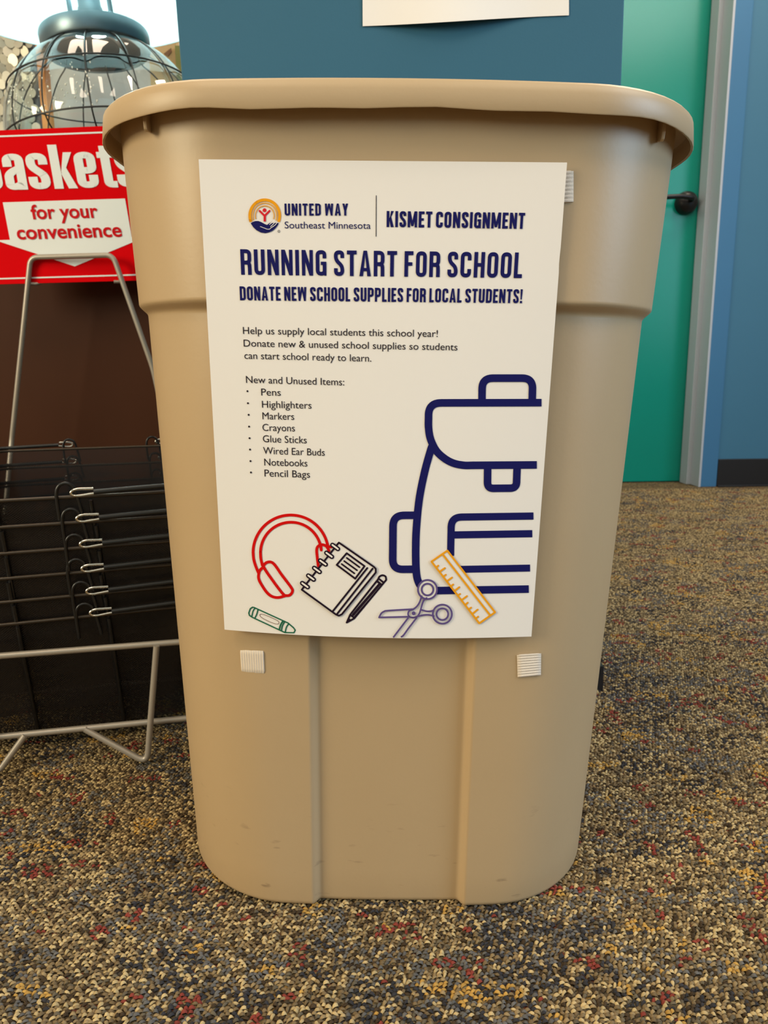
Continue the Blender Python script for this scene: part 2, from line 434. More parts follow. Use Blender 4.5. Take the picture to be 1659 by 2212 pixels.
# ------------------------------------------------------------------ the carpet's loops near the camera
def carpet_loops():
    rng = np.random.default_rng(7)
    ang = math.radians(14)
    dx, dy = 0.0037, 0.0027
    nx, ny = int(4.4 / dx), int(4.6 / dy)
    I, J = np.meshgrid(np.arange(nx) - nx // 2, np.arange(ny) - ny // 2, indexing='ij')
    I = I.ravel(); J = J.ravel()
    gx = (I + 0.5 * (J % 2)) * dx + rng.normal(0, 0.0006, I.size)
    gy = J * dy + rng.normal(0, 0.0004, I.size)
    X = gx * math.cos(ang) - gy * math.sin(ang) + 0.08
    Y = gx * math.sin(ang) + gy * math.cos(ang) + 0.75
    keep = (Y > 0.22) & (Y < 2.30) & (np.abs(X) < Y * 0.60 + 0.20) & ((Y < 1.1) | (X > 0.2 * Y)) & (X < 1.3)
    # not under the bin or the desk
    keep &= ~((np.abs(X - 0.006) < 0.13) & (Y > 0.52) & (Y < 0.69))
    I, J, X, Y = I[keep], J[keep], X[keep], Y[keep]
    n = X.size
    def field(scale, seed, st=(1, 1)):
        r = np.random.default_rng(seed); G = r.random((128, 128))
        u = X / (scale * st[0]) + 50; v = Y / (scale * st[1]) + 20
        iu = np.floor(u).astype(int); iv = np.floor(v).astype(int); fu = u - iu; fv = v - iv
        fu = fu * fu * (3 - 2 * fu); fv = fv * fv * (3 - 2 * fv)
        g = lambda a, b: G[a % 128, b % 128]
        return (g(iu, iv) * (1 - fu) * (1 - fv) + g(iu + 1, iv) * fu * (1 - fv) + g(iu, iv + 1) * (1 - fu) * fv + g(iu + 1, iv + 1) * fu * fv)
    lin = lambda c: np.array(srgb(*c)[:3])
    pal = dict(taupe=lin((116, 97, 70)), cream=lin((180, 156, 112)), tan=lin((142, 120, 86)), dark=lin((66, 53, 39)), grey=lin((96, 86, 70)),
               navy=lin((54, 52, 54)), slate=lin((96, 92, 88)), red=lin((126, 58, 48)), gold=lin((176, 136, 70)))
    r0 = rng.random(n)
    C = np.tile(pal['taupe'], (n, 1))
    C[r0 < 0.26] = pal['cream']; C[(r0 >= 0.26) & (r0 < 0.46)] = pal['tan']
    C[(r0 >= 0.46) & (r0 < 0.60)] = pal['dark']; C[(r0 >= 0.60) & (r0 < 0.70)] = pal['grey']
    r1 = rng.random(n)
    for nm, sc, sd, th, pr in (('slate', 0.032, 1, 0.62, 0.34), ('navy', 0.030, 1, 0.66, 0.26), ('gold', 0.018, 2, 0.80, 0.40), ('red', 0.014, 3, 0.82, 0.42)):
        f = field(sc, sd, (1.5, 1.0)); s_ = (f > th) & (rng.random(n) < pr); C[s_] = pal[nm]
    C *= rng.uniform(0.82, 1.15, n)[:, None]
    # loop template: a bent little arch, elongated along x
    nu, nv = 5, 4
    tv = []
    for a in range(nu):
        s = -1 + 2 * a / (nu - 1)
        zc = 0.55 * (1 - s * s) ** 0.5 if abs(s) < 1 else 0.0
        wv = 0.62 + 0.38 * (1 - s * s)
        for b in range(nv):
            q = math.pi * b / (nv - 1)
            tv.append((s, math.cos(q) * wv, zc + 0.45 * math.sin(q) * (1 - 0.5 * abs(s))))
    tv = np.array(tv); nT = len(tv)
    tf = np.array([(a * nv + b, a * nv + b + 1, (a + 1) * nv + b + 1, (a + 1) * nv + b) for a in range(nu - 1) for b in range(nv - 1)])
    th = ang + rng.normal(0, 0.40, n); lx = rng.uniform(0.0017, 0.0026, n); ly = rng.uniform(0.0009, 0.0014, n); lz = rng.uniform(0.0018, 0.0036, n)
    V = np.empty((n, nT, 3), np.float32)
    ax = tv[None, :, 0] * lx[:, None]; ay = tv[None, :, 1] * ly[:, None]
    V[:, :, 0] = X[:, None] + ax * np.cos(th)[:, None] - ay * np.sin(th)[:, None]
    V[:, :, 1] = Y[:, None] + ax * np.sin(th)[:, None] + ay * np.cos(th)[:, None]
    V[:, :, 2] = tv[None, :, 2] * lz[:, None] - 0.0002
    Fc = (tf[None] + (np.arange(n) * nT)[:, None, None]).reshape(-1)
    me = bpy.data.meshes.new('carpet_pile')
    me.vertices.add(n * nT); me.vertices.foreach_set('co', V.reshape(-1))
    nf = n * len(tf)
    me.loops.add(nf * 4); me.polygons.add(nf)
    me.polygons.foreach_set('loop_start', np.arange(0, nf * 4, 4, dtype=np.int32))
    me.loops.foreach_set('vertex_index', Fc.astype(np.int32))
    me.polygons.foreach_set('use_smooth', np.ones(nf, bool))
    at_ = me.attributes.new('yarn', 'FLOAT_COLOR', 'POINT')
    cc = np.ones((n, nT, 4), np.float32); cc[:, :, :3] = C[:, None, :]
    at_.data.foreach_set('color', cc.reshape(-1))
    me.update(calc_edges=True)
    me.materials.append(M['yarn'])
    o = bpy.data.objects.new('carpet_pile', me); COL.objects.link(o)
    tag(o, 'brown flecked loop pile of the carpet around the bin', 'carpet', kind='stuff')
carpet_loops()

# ------------------------------------------------------------------ blue display panel behind the bin, sheet pinned on it
PY = 0.8435
SHEAR = 0.0285
tl = at(379, 0, PY); tr_ = at(1349, 0, PY)
def pan(X, Y, z): return (X + SHEAR * (tl.z - z), Y, z)
p_root = thing('display_panel', 'tall dark blue display panel standing behind the beige bin', 'display panel', ((tl.x + tr_.x) / 2, PY + 0.15, 0))
b = MB(); zb, zt = 0.034, 1.5
c8 = [pan(x, y, z) for z in (zb, zt) for (x, y) in ((tl.x, PY), (tr_.x, PY), (tr_.x, PY + 0.3), (tl.x, PY + 0.3))]
b.add(c8, [(0,3,2,1),(4,5,6,7),(0,1,5,4),(1,2,6,5),(2,3,7,6),(3,0,4,7)])
b.build('panel_body', M['blue_panel'], p_root, bevel=0.0015)
b = MB()
c8 = [pan(x, y, z) for z in (0, zb) for (x, y) in ((tl.x + .004, PY - .004), (tr_.x + .004, PY - .004), (tr_.x + .004, PY + 0.296), (tl.x + .004, PY + 0.296))]
b.add(c8, [(0,3,2,1),(4,5,6,7),(0,1,5,4),(1,2,6,5),(2,3,7,6),(3,0,4,7)])
b.build('plinth_base', M['black_base'], p_root)

def curled_sheet():
    n = 30; mb = MB(); V = []
    for j in range(13):
        t = j / 12
        for i in range(n + 1):
            s = i / n
            px = 783.5 + (1229 - 783.5) * s + (-2.5 * (1 - s)) * t
            yb = 56.5 - 23.5 * (0.62 * s + 0.38 * smooth(s))
            py = yb - t * 480
            d = PY - 0.0012 - 0.010 * math.sin(math.pi * min(1, s * 1.15)) ** 2 * (1 - t) ** 2 * (s > 0.0)
            V.append(at(px, py, d))
    B = [v + Vector((0, 0.0003, 0)) for v in V]
    m = n + 1
    F = [(j*m+i, j*m+i+1, (j+1)*m+i+1, (j+1)*m+i) for j in range(12) for i in range(n)]
    mb.add(V, F); mb.add(B, F)
    o = mb.build('paper_sheet', M['paper'], None, smooth_angle=60)
    return tag(o, 'white paper sheet hanging high on the blue panel, bottom edge curling', 'paper')
curled_sheet()

# ------------------------------------------------------------------ the beige bin
BX, BY0 = 0.0035, 0.58
Z_STEP, Z_TOP = 0.4445, 0.566
def ins(z): return 0.0068 * smooth((Z_STEP + 0.0035 - z) / 0.007)
def b_yf(z): return 0.449 + 0.025 * (0.115 - (z - CAM_H)) + ins(z)
def b_W(z):
    f = ins(z) / 0.0068
    return (0.1902 - 0.045 * (0.55 - z)) * (1 - f) + (0.1816 - 0.0325 * (0.44 - z)) * f
def b_yb(z): return 0.69 - 0.034 * (0.55 - z) - ins(z)
CR, BOW = 0.085, 0.36
def rec(z): return 0.0062 * smooth((0.31 - z) / 0.03)
def front_y(X, z):
    x = X - BX; W = b_W(z); L = W - CR; y = b_yf(z) + BOW * x * x
    if abs(x) > L: y += CR - math.sqrt(max(0, CR * CR - (abs(x) - L) ** 2))
    else: y += rec(z) * smooth((0.0585 - abs(x)) / 0.006)
    return y
def bin_ring(z, off=0.0, use_rec=True, zz=None, warp=None):
    W = b_W(z) + (off * 0.74 if off > 0 else off); L = W - CR - max(off, 0) * 0.5; r = W - L; yf = b_yf(z) - off; yb = b_yb(z) + off; rb = 0.07 + off
    zz = z if zz is None else zz
    pts = []
    xs = [0.0595 - 0.0012 * k for k in range(8)]
    right = [L * 1.0, L * 0.5 + 0.0302] + xs + [0.04, 0.02, 0.0]
    X = [-x for x in right] + right[::-1][1:]
    for x in X: pts.append((x, yf + BOW * x * x + (rec(z) * smooth((0.0585 - abs(x)) / 0.006) if use_rec else 0)))
    for k in range(1, 15):
        a = math.pi / 2 * k / 14; x = L + r * math.sin(a); pts.append((x, yf + r * (1 - math.cos(a)) + BOW * x * x))
    y0 = yf + r + BOW * W * W; y1 = yb - rb
    for k in range(1, 6): pts.append((W, y0 + (y1 - y0) * k / 6))
    for k in range(9):
        a = math.pi / 2 * k / 8; pts.append((W - rb + rb * math.cos(a), y1 + rb * math.sin(a)))
    for k in range(1, 8): pts.append(((W - rb) * (1 - 2 * k / 8), yb))
    for k in range(9):
        a = math.pi / 2 * k / 8; pts.append((-W + rb - rb * math.sin(a), y1 + rb * math.cos(a)))
    for k in range(1, 6): pts.append((-W, y1 + (y0 - y1) * k / 6))
    for k in range(0, 14):
        a = math.pi / 2 * (1 - k / 14); x = L + r * math.sin(a); pts.append((-x, yf + r * (1 - math.cos(a)) + BOW * x * x))
    return [(BX + x, y, zz + (warp(x, y) if warp else 0)) for x, y in pts]

bin_root = thing('storage_bin', 'tall tapered beige plastic bin with rolled rim, standing on the carpet', 'bin', (BX, BY0, 0))
R = []
fr_ = 0.006
for k in range(7):
    a = math.pi / 2 * k / 6
    R.append(bin_ring(fr_ * (1 - math.cos(a)), -fr_ * (1 - math.sin(a))))
zs = [0.03 + 0.02 * k for k in range(13)] + [0.29, 0.30, 0.31, 0.33, 0.36, 0.39, 0.42] + [Z_STEP - 0.006 + 0.0012 * k for k in range(11)] + [0.46, 0.48, 0.50, 0.52, 0.54, 0.553, 0.561]
for z in zs: R.append(bin_ring(z))
inner = [bin_ring(z, -0.0025) for z in zs[::-1] if z > 0.02] + [bin_ring(0.006, -0.016)]
body = MB().rings(R + inner, close_first=True, close_last=True)
body.build('bin_body', M['bin'], bin_root, smooth_angle=38)
def warp(x, y):
    if y > 0.58: return 0
    return 0.0005 * math.sin(x * 42 + 1.0) + 0.0004 * math.sin(x * 95)
rim_prof = [(-0.0025, 0.561), (-0.0025, 0.5652), (-0.001, 0.5664), (0.008, 0.5664), (0.0108, 0.5658), (0.0126, 0.5640), (0.0132, 0.560),
            (0.0142, 0.5502), (0.0138, 0.5496), (0.0122, 0.5502), (0.0112, 0.5595), (0.0095, 0.5612), (0.0, 0.5612)]
rr = [bin_ring(0.55, o_, False, z_, warp if z_ < 0.555 else None) for o_, z_ in rim_prof]
rr.append(rr[0])
MB().rings(rr).build('rim', M['bin'], bin_root, smooth_angle=45)
# little gussets under the rim near the front corners
for px, py0, py1 in ((292, 252, 284), (1424, 262, 292)):
    gx = at(px, py0, 0.462)
    side = -1 if px < 830 else 1
    x0 = gx.x
    yb_ = front_y(x0, 0.54) + 0.001; yf_ = yb_ - 0.0112
    zt_, zb_ = 0.5612, 0.5612 - 0.0170
    t_ = 0.0011
    g = MB()
    q = [(yb_, zt_), (yf_, zt_), (yf_, zt_ - 0.012), (yf_ + 0.001, zb_ + 0.001), (yf_ + 0.0025, zb_), (yb_, zb_ - 0.001 + 0.003)]
    vs = [(x0 - t_, y, z) for y, z in q] + [(x0 + t_, y, z) for y, z in q]; n = len(q)
    g.add(vs, [tuple(range(n)), tuple(range(n, 2*n))[::-1]] + [(i, (i+1) % n, n+(i+1) % n, n+i) for i in range(n)])
    g.build('gusset', M['bin'], bin_root, bevel=0.0006)
bin_root.rotation_euler = (0, math.radians(0.6), 0)
bin_root.location.z = 0.0012

# ------------------------------------------------------------------ printing helpers: flat ink shapes laid on a surface
def disc2(c, r, n=14, ry=None):
    ry = ry or r
    return [(c[0] + r * math.cos(2*math.pi*k/n), c[1] + ry * math.sin(2*math.pi*k/n)) for k in range(n)]
def stroke(pts, w, caps='round', closed=False, step=None):
    """list of convex polygons covering a polyline of width w"""
    P = [Vector((p[0], p[1])) for p in pts]; polys = []
    m = len(P)
    for i in range(m if closed else m - 1):
        a, c = P[i], P[(i + 1) % m]; d = c - a
        if d.length < 1e-6: continue
        nrm = Vector((-d.y, d.x)).normalized() * (w / 2)
        polys.append([tuple(a + nrm), tuple(c + nrm), tuple(c - nrm), tuple(a - nrm)])
    for i in range(m):
        if not closed and i in (0, m - 1) and caps != 'round': continue
        polys.append(disc2(P[i], w / 2, 12))
    return polys
def curve_through(pts, n=6, closed=False):
    """smooth Catmull-Rom curve through the points"""
    P = [Vector((p[0], p[1])) for p in pts]; m = len(P); out = []
    for i in range(m if closed else m - 1):
        p0 = P[(i-1) % m] if closed or i > 0 else P[i] * 2 - P[i+1]
        p1, p2 = P[i], P[(i+1) % m]
        p3 = P[(i+2) % m] if closed or i + 2 < m else p2 * 2 - p1
        for k in range(n):
            t = k / n
            out.append(0.5 * ((2*p1) + (p2-p0)*t + (2*p0-5*p1+4*p2-p3)*t*t + (3*p1-p0-3*p2+p3)*t**3))
    if not closed: out.append(P[-1])
    return out
def ink(name, polys, mat_, parent, S, layer, maxlen=14.0):
    """polygons in measured picture units -> mesh lying on surface S"""
    bm = bmesh.new()
    for i, p in enumerate(polys):
        vs = [bm.verts.new((q[0], q[1], 0.06 * (i % 13))) for q in p]
        try: bm.faces.new(vs)
        except ValueError: pass
    bmesh.ops.triangulate(bm, faces=bm.faces[:])
    for _ in range(7):
        es = [e for e in bm.edges if e.calc_length() > maxlen]
        if not es: break
        bmesh.ops.subdivide_edges(bm, edges=es, cuts=1, use_grid_fill=False)
        bmesh.ops.triangulate(bm, faces=[f for f in bm.faces if len(f.verts) > 3])
    off = root_of(parent).location
    for v in bm.verts: v.co = S(v.co.x, v.co.y, layer + v.co.z) - off
    me = bpy.data.meshes.new(name); bm.to_mesh(me); bm.free()
    me.materials.append(mat_)
    o = bpy.data.objects.new(name, me); COL.objects.link(o); o.parent = parent
    return o
_cap = {}
def font_polys(s, bold=0.0):
    cu = bpy.data.curves.new('t', 'FONT'); cu.body = s; cu.size = 1.0; cu.resolution_u = 4; cu.offset = bold
    o = bpy.data.objects.new('t', cu); COL.objects.link(o)
    dg = bpy.context.evaluated_depsgraph_get()
    me = bpy.data.meshes.new_from_object(o.evaluated_get(dg))
    P = [[(me.vertices[i].co.x, me.vertices[i].co.y) for i in p.vertices] for p in me.polygons]
    bpy.data.objects.remove(o); bpy.data.curves.remove(cu); bpy.data.meshes.remove(me)
    return P
def cap_height():
    if 'h' not in _cap:
        P = font_polys('H'); _cap['h'] = max(y for p in P for x, y in p)
    return _cap['h']
def lay(polys, x0, x1, yb0, yb1, h_unit, h_px, lean):
    """fit polygons to a line from (x0,yb0) to (x1,yb1); one unit h_unit of height is h_px"""
    xs = [x for p in polys for x, y in p]; a, b_ = min(xs), max(xs)
    k = (x1 - x0) / (b_ - a); out = []
    for p in polys:
        q = []
        for x, y in p:
            u = (x - a) * k; v = y / h_unit * h_px; X = x0 + u
            q.append((X + v * lean(X), yb0 + (yb1 - yb0) * (u / (x1 - x0)) - v))
        out.append(q)
    return out

# condensed capitals drawn from strokes, height 1
def glyph(c, T):
    h = T / 2; top = 1 - h
    rect = lambda x0, y0, x1, y1: [[(x0, y0), (x1, y0), (x1, y1), (x0, y1)]]
    def path(pts, r=0.16, closed=False): return stroke(rounded_path([Vector(p) for p in pts], r, 6, closed), T, 'butt', closed)
    w = 0.44; P = []
    if c == 'O': P = path([(h, h), (w-h, h), (w-h, top), (h, top)], 0.2, True)
    elif c == 'C': P = path([(w-h, .67), (w-h, top), (h, top), (h, h), (w-h, h), (w-h, .33)], 0.2)
    elif c == 'G': P = path([(w-h, .68), (w-h, top), (h, top), (h, h), (w-h, h), (w-h, .50)], 0.2) + rect(w*.48, .42, w, .42+T*.85) + rect(w-h*1.1, 0, w, .45)
    elif c == 'S': w = .42; P = path([(w-h, .70), (w-h, top), (h, top), (h, .62), (w-h, .38), (w-h, h), (h, h), (h, .30)], 0.17)
    elif c == 'U': P = path([(h, 1), (h, h), (w-h, h), (w-h, 1)], 0.2)
    elif c == 'D': P = rect(0, 0, T, 1) + path([(h, h), (w-h, h), (w-h, top), (h, top)], 0.2)
    elif c == 'P': P = rect(0, 0, T, 1) + path([(h, top), (w-h, top), (w-h, .42), (h, .42)], 0.17)
    elif c == 'R': P = rect(0, 0, T, 1) + path([(h, top), (w-h, top), (w-h, .48), (h, .48)], 0.17) + path([(w*.42, .48), (w-h-.015, .46), (w-h, .30), (w-h, 0)], 0.12)
    elif c == 'E': w = .36; P = rect(0, 0, T, 1) + rect(0, 0, w, T) + rect(0, 1-T, w, 1) + rect(0, .5-T*.45, w*.9, .5+T*.45)
    elif c == 'F': w = .36; P = rect(0, 0, T, 1) + rect(0, 1-T, w, 1) + rect(0, .5-T*.45, w*.9, .5+T*.45)
    elif c == 'H': P = rect(0, 0, T, 1) + rect(w-T, 0, w, 1) + rect(0, .5-T*.45, w, .5+T*.45)
    elif c == 'I': w = T; P = rect(0, 0, T, 1)
    elif c == 'L': w = .34; P = rect(0, 0, T, 1) + rect(0, 0, w, T)
    elif c == 'T': w = .40; P = rect(w/2-h, 0, w/2+h, 1) + rect(0, 1-T, w, 1)
    elif c == 'N': w = .46; P = rect(0, 0, T*.92, 1) + rect(w-T*.92, 0, w, 1) + [[(0, 1), (T, 1), (w, 0), (w-T, 0)]]
    elif c == 'M':
        w = .60; P = rect(0, 0, T*.92, 1) + rect(w-T*.92, 0, w, 1) + [[(0, 1), (T*1.05, 1), (w/2+h*.8, .08), (w/2-h*.8, .08)], [(w-T*1.05, 1), (w, 1), (w/2+h*.8, .08), (w/2-h*.8, .08)]]
    elif c == 'K': w = .45; P = rect(0, 0, T, 1) + [[(T, .36), (w-T*1.05, 1), (w, 1), (T, .55)], [(T*.9, .52), (T*1.7, .64), (w+.01, 0), (w-T*1.1, 0)]]
    elif c == 'A': w = .48; P = [[(0, 0), (T, 0), (w/2+h*.2, 1), (w/2-h*.95, 1)], [(w, 0), (w-T, 0), (w/2-h*.2, 1), (w/2+h*.95, 1)]] + rect(w*.2, .2, w*.8, .2+T*.8)
    elif c == 'W':
        w = .66; P = [[(0, 1), (T, 1), (w*.30, 0), (w*.30-T*.85, 0)], [(w*.30-T*.85, 0), (w*.30, 0), (w/2+h*.8, 1), (w/2-h*.8, 1)],
                      [(w/2-h*.8, 1), (w/2+h*.8, 1), (w*.70+T*.85, 0), (w*.70, 0)], [(w*.70, 0), (w*.70+T*.85, 0), (w, 1), (w-T, 1)]]
    elif c == 'Y': w = .46; P = rect(w/2-h, 0, w/2+h, .44) + [[(0, 1), (T*1.05, 1), (w/2+h, .40), (w/2-h, .40)], [(w-T*1.05, 1), (w, 1), (w/2+h, .40), (w/2-h, .40)]]
    elif c == '!': w = T; P = rect(0, 0, T, T) + [[(h*.45, .26), (T-h*.45, .26), (T, 1), (0, 1)]]
    return P, w
def caps(s, T, gap=0.115, space=0.20):
    x = 0; out = []
    for c in s:
        if c == ' ': x += space; continue
        P, w = glyph(c, T)
        out += [[(a + x, b_) for a, b_ in p] for p in P]; x += w + gap
    return out

# ------------------------------------------------------------------ the poster on the bin
def paper_y(X, z):
    s = min(1.0, max(0.0, (0.1153 + CAM_H - z) / 0.304))
    return 0.4470 + 0.025 * (0.1153 + CAM_H - z) + 0.72 * s * (X - 0.004) ** 2 - 0.0016 * s
def S_paper(px, py, layer=0):
    a, b_, c = ray(px, py); Y = 0.45
    for _ in range(8):
        X = a / b_ * Y; z = CAM_H + c / b_ * Y; Y = paper_y(X, z)
    Y -= 0.0002 * layer
    return Vector((a / b_ * Y, Y, CAM_H + c / b_ * Y))
def paper_lean(X): return -0.055 + (X - 455) / (1187 - 455) * 0.130
poster = thing('poster', 'white school supply donation poster with navy heading stuck on the bin front', 'poster', tuple(S_paper(815, 1370)))
nu, nv = 44, 56; V = []
for j in range(nv + 1):
    t = j / nv
    for i in range(nu + 1):
        s = i / nu
        xl = 429 + 56 * t; xr = 1225 - 77 * t
        if 0.19 < t < 0.225: xr -= 1.2 * math.sin((t - 0.19) / 0.035 * math.pi)
        yt = 344 + 7 * s; yb = 1360 + 15 * s + 11.5 * (4 * s * (1 - s)) * (1 - 0.2 * s)
        V.append(S_paper(xl + (xr - xl) * s, yt + (yb - yt) * t))
F = [(j*(nu+1)+i, j*(nu+1)+i+1, (j+1)*(nu+1)+i+1, (j+1)*(nu+1)+i) for j in range(nv) for i in range(nu)]
pp = MB(); pp.add(V, F); pp.add([v + Vector((0, 0.0003, 0)) for v in V], F)
n0 = len(V)
edge = [i for i in range(nu + 1)] + [j*(nu+1)+nu for j in range(1, nv+1)] + [nv*(nu+1)+i for i in range(nu-1, -1, -1)] + [j*(nu+1) for j in range(nv-1, 0, -1)]
pp.f += [(edge[k], edge[(k+1) % len(edge)], edge[(k+1) % len(edge)] + n0, edge[k] + n0) for k in range(len(edge))]
pp.build('sheet', M['paper'], poster, smooth_angle=50)
def pink(name, polys, m, layer=1): return ink(name, polys, M[m], poster, S_paper, layer)

ln = paper_lean
pink('heading', lay(caps('RUNNING START FOR SCHOOL', 0.152), 521, 1127, 593.4, 600.6, 1, 55.2, ln), 'navy')
pink('subheading', lay(caps('DONATE NEW SCHOOL SUPPLIES FOR LOCAL STUDENTS!', 0.165, 0.10, 0.17), 518.5, 1127.5, 648.6, 655.0, 1, 30.2, ln), 'navy')
pink('organisation_name', lay(caps('UNITED WAY', 0.165, 0.12, 0.2), 615, 752, 465.6, 465.6, 1, 26, ln), 'navy')
pink('partner_name', lay(caps('KISMET CONSIGNMENT', 0.17, 0.10, 0.14), 835, 1132.5, 490.3, 494.4, 1, 34.7, ln), 'navy')
H_ = cap_height()
pink('region_name', lay(font_polys('Southeast Minnesota'), 615, 800.5, 493.2, 494.3, H_, 14.6, ln), 'navy')
body_lines = [('Help us supply local students this school year!', 525, 945.5, 721.2, 728), ('Donate new & unused school supplies so students', 526.5, 988, 748.5, 757),
              ('can start school ready to learn.', 528, 802, 775, 781.2), ('New and Unused Items:', 531.6, 743.5, 827, 832.6),
              ('Pens', 564.4, 606.5, 854.2, 855), ('Highlighters', 566, 673, 880.6, 882.8), ('Markers', 567, 635.5, 905.6, 907), ('Crayons', 567, 637, 930.6, 932),
              ('Glue Sticks', 568, 662.5, 955, 957.8), ('Wired Ear Buds', 568.5, 701.5, 980.5, 984.6), ('Notebooks', 571, 664, 1005.5, 1007.8), ('Pencil Bags', 571.5, 669.5, 1029.2, 1032)]
P = []
for s_, a, b_, c, d in body_lines: P += lay(font_polys(s_), a, b_, c, d, H_, 15.0, ln)
for q in ((534.5, 845), (535.5, 871), (537, 896), (538, 921.5), (539, 946.5), (540, 971), (541, 996), (542, 1020.5)): P.append(disc2(q, 2.1))
pink('body_text', P, 'text_ink')
pink('divider_line', stroke([(812.8, 422), (812.4, 511)], 1.5, 'butt'), 'text_ink')

# emblem
ec = (571.9, 465.9)
def arc(cx, cy, rx, ry, a0, a1, n=40):
    return [(cx + rx * math.cos(math.radians(a0 + (a1-a0)*k/n)), cy - ry * math.sin(math.radians(a0 + (a1-a0)*k/n))) for k in range(n + 1)]
em = thing
lg = pink('emblem', stroke(arc(ec[0], ec[1], 32.2, 34.2, -23, 203), 6.4, 'butt'), 'gold_ink')
def sub(o): o.parent = lg; return o
pink_l = lambda nm, po, m, l=1: sub(ink(nm, po, M[m], poster, S_paper, l))
pink_l('inner_arch', stroke(arc(ec[0], ec[1], 26.0, 27.4, -22, 202), 2.9, 'butt') + stroke(arc(ec[0], ec[1], 20.2, 21.4, -20, 200), 2.6, 'butt'), 'pale_gold_ink')
k5 = lambda x, y: (420 + x / 3.95, 330 + y / 3.95)
pink_l('figure', [disc2(k5(598, 490), 4.2)] + stroke([k5(556, 496), k5(599, 538), k5(640, 496)], 4.2, 'round') + stroke([k5(600, 535), k5(600, 586)], 5.0, 'butt'), 'logo_red')
hand = [k5(*p) for p in ((480, 602), (497, 590), (520, 582), (545, 582), (572, 592), (600, 608), (622, 616), (640, 600), (700, 598), (720, 600), (708, 622), (690, 645), (668, 664), (640, 678), (605, 686), (565, 680), (530, 661), (503, 636))]
c0 = k5(600, 632)
pink_l('hand', [[hand[i], hand[(i+1) % len(hand)], c0] for i in range(len(hand))], 'navy')
pink_l('hand_gaps', stroke([k5(562, 630), k5(590, 640), k5(620, 652), k5(642, 652), k5(652, 640)], 1.2) + stroke([k5(615, 606), k5(640, 588), k5(650, 580)], 1.6)
       + stroke([k5(640, 612), k5(662, 596), k5(680, 582)], 1.3) + stroke([k5(650, 630), k5(675, 606), k5(690, 588)], 1.3) + stroke([k5(655, 640), k5(690, 616), k5(708, 592)], 1.3), 'paper', 2)
pink_l('registered_mark', stroke(disc2((602.3, 499.5), 2.5, 12), 0.7, closed=True) + lay(font_polys('R'), 601.3, 603.5, 501, 501, H_, 3, ln), 'text_ink')

# backpack
k4 = lambda pts: [(820 + x / 3.568, 780 + y / 3.568) for x, y in pts]
bw = 16.4
bp_ = []
def rp(pts, r): return rounded_path([Vector(p) for p in pts], r, 10)
bp_ += stroke(rp(k4([(789, 300), (791, 131), (1181, 131), (1176, 300)]), 26), bw, 'butt')
bp_ += stroke(rp(k4([(1248, 320), (377, 322), (377, 520)]), 32)[:-1] + curve_through(k4([(377, 430), (377, 510), (392, 600), (436, 690), (500, 750), (570, 787), (650, 803), (720, 803)]), 8) + [Vector(p) for p in k4([(1212, 800)])], bw, 'butt')
bp_ += stroke(curve_through(k4([(402, 660), (392, 690), (348, 850), (306, 1060), (284, 1280), (278, 1450), (282, 1620), (298, 1700), (330, 1748), (380, 1767)]), 8) + [Vector(p) for p in k4([(440, 1769), (1150, 1757)])], bw, 'butt')
bp_ += stroke(rp(k4([(833, 820), (831, 981), (1054, 979), (1060, 820)]), 13), bw, 'butt')
bp_ += stroke(rp(k4([(275, 1188), (104, 1189), (100, 1606), (262, 1604)]), 27), bw, 'butt')
bp_ += stroke(rp(k4([(1186, 1194), (553, 1203), (547, 1500)]), 22), bw * .95, 'butt')
bp_ += stroke(k4([(548, 1340), (1177, 1330)]), bw * .95, 'butt') + stroke(k4([(560, 1606), (1160, 1595)]), bw * .92, 'butt')
pink('backpack_drawing', bp_, 'navy')

k6 = lambda pts: [(800 + x / 4.1475, 1150 + y / 4.1475) for x, y in pts]
rq = k6([(690, 164), (1118, 716), (976, 815), (548, 262)])
rl = pink('ruler_drawing', stroke(rq, 4.2, closed=True) + stroke(k6([(652, 202), (1076, 746)]), 4.2, 'butt') + sum((stroke(k6(q), 4.0) for q in (
    [(590, 318), (608, 298)], [(622, 352), (668, 320)], [(658, 394), (676, 380)], [(688, 436), (732, 405)], [(726, 480), (742, 467)], [(758, 522), (797, 491)],
    [(788, 562), (804, 552)], [(822, 604), (866, 571)], [(856, 645), (872, 630)], [(888, 686), (903, 674)], [(918, 727), (962, 692)], [(950, 768), (966, 755)])), []), 'gold_ink', 4)
f_ = pink('ruler_fill', [rq], 'paper', 3); f_.parent = rl

sw = 3.7
sc_ = []
for c in ((512, 512), (645, 733)):
    q = k6([c])[0]
    sc_ += stroke(disc2(q, 20.6, 40), sw + .2, closed=True) + stroke(disc2(q, 12.6, 32), sw + .2, closed=True)
sc_ += stroke(curve_through(k6([(78, 762), (98, 726), (125, 708), (160, 701), (380, 688)]), 5), sw) + stroke(k6([(78, 762), (335, 756)]), sw)
sc_ += stroke(curve_through(k6([(460, 572), (440, 628), (412, 668), (378, 692)]), 5), sw) + stroke(curve_through(k6([(503, 588), (478, 612), (460, 660), (440, 725), (410, 768)]), 5), sw)
sc_ += stroke(k6([(342, 762), (205, 942)]), sw, 'butt') + stroke(curve_through(k6([(415, 765), (340, 862), (298, 920), (275, 938)]), 5), sw, 'butt')
sc_ += stroke(curve_through(k6([(450, 692), (500, 706), (540, 706), (568, 698)]), 5), sw) + stroke(curve_through(k6([(428, 752), (480, 740), (530, 740), (568, 750)]), 5), sw)
sc_ += stroke(curve_through(k6([(385, 690), (350, 702), (338, 730), (350, 756), (385, 764), (415, 755)]), 5), sw) + [disc2(k6([(388, 725)])[0], 4.2)]
sd = pink('scissors_drawing', sc_, 'purple_ink', 4)
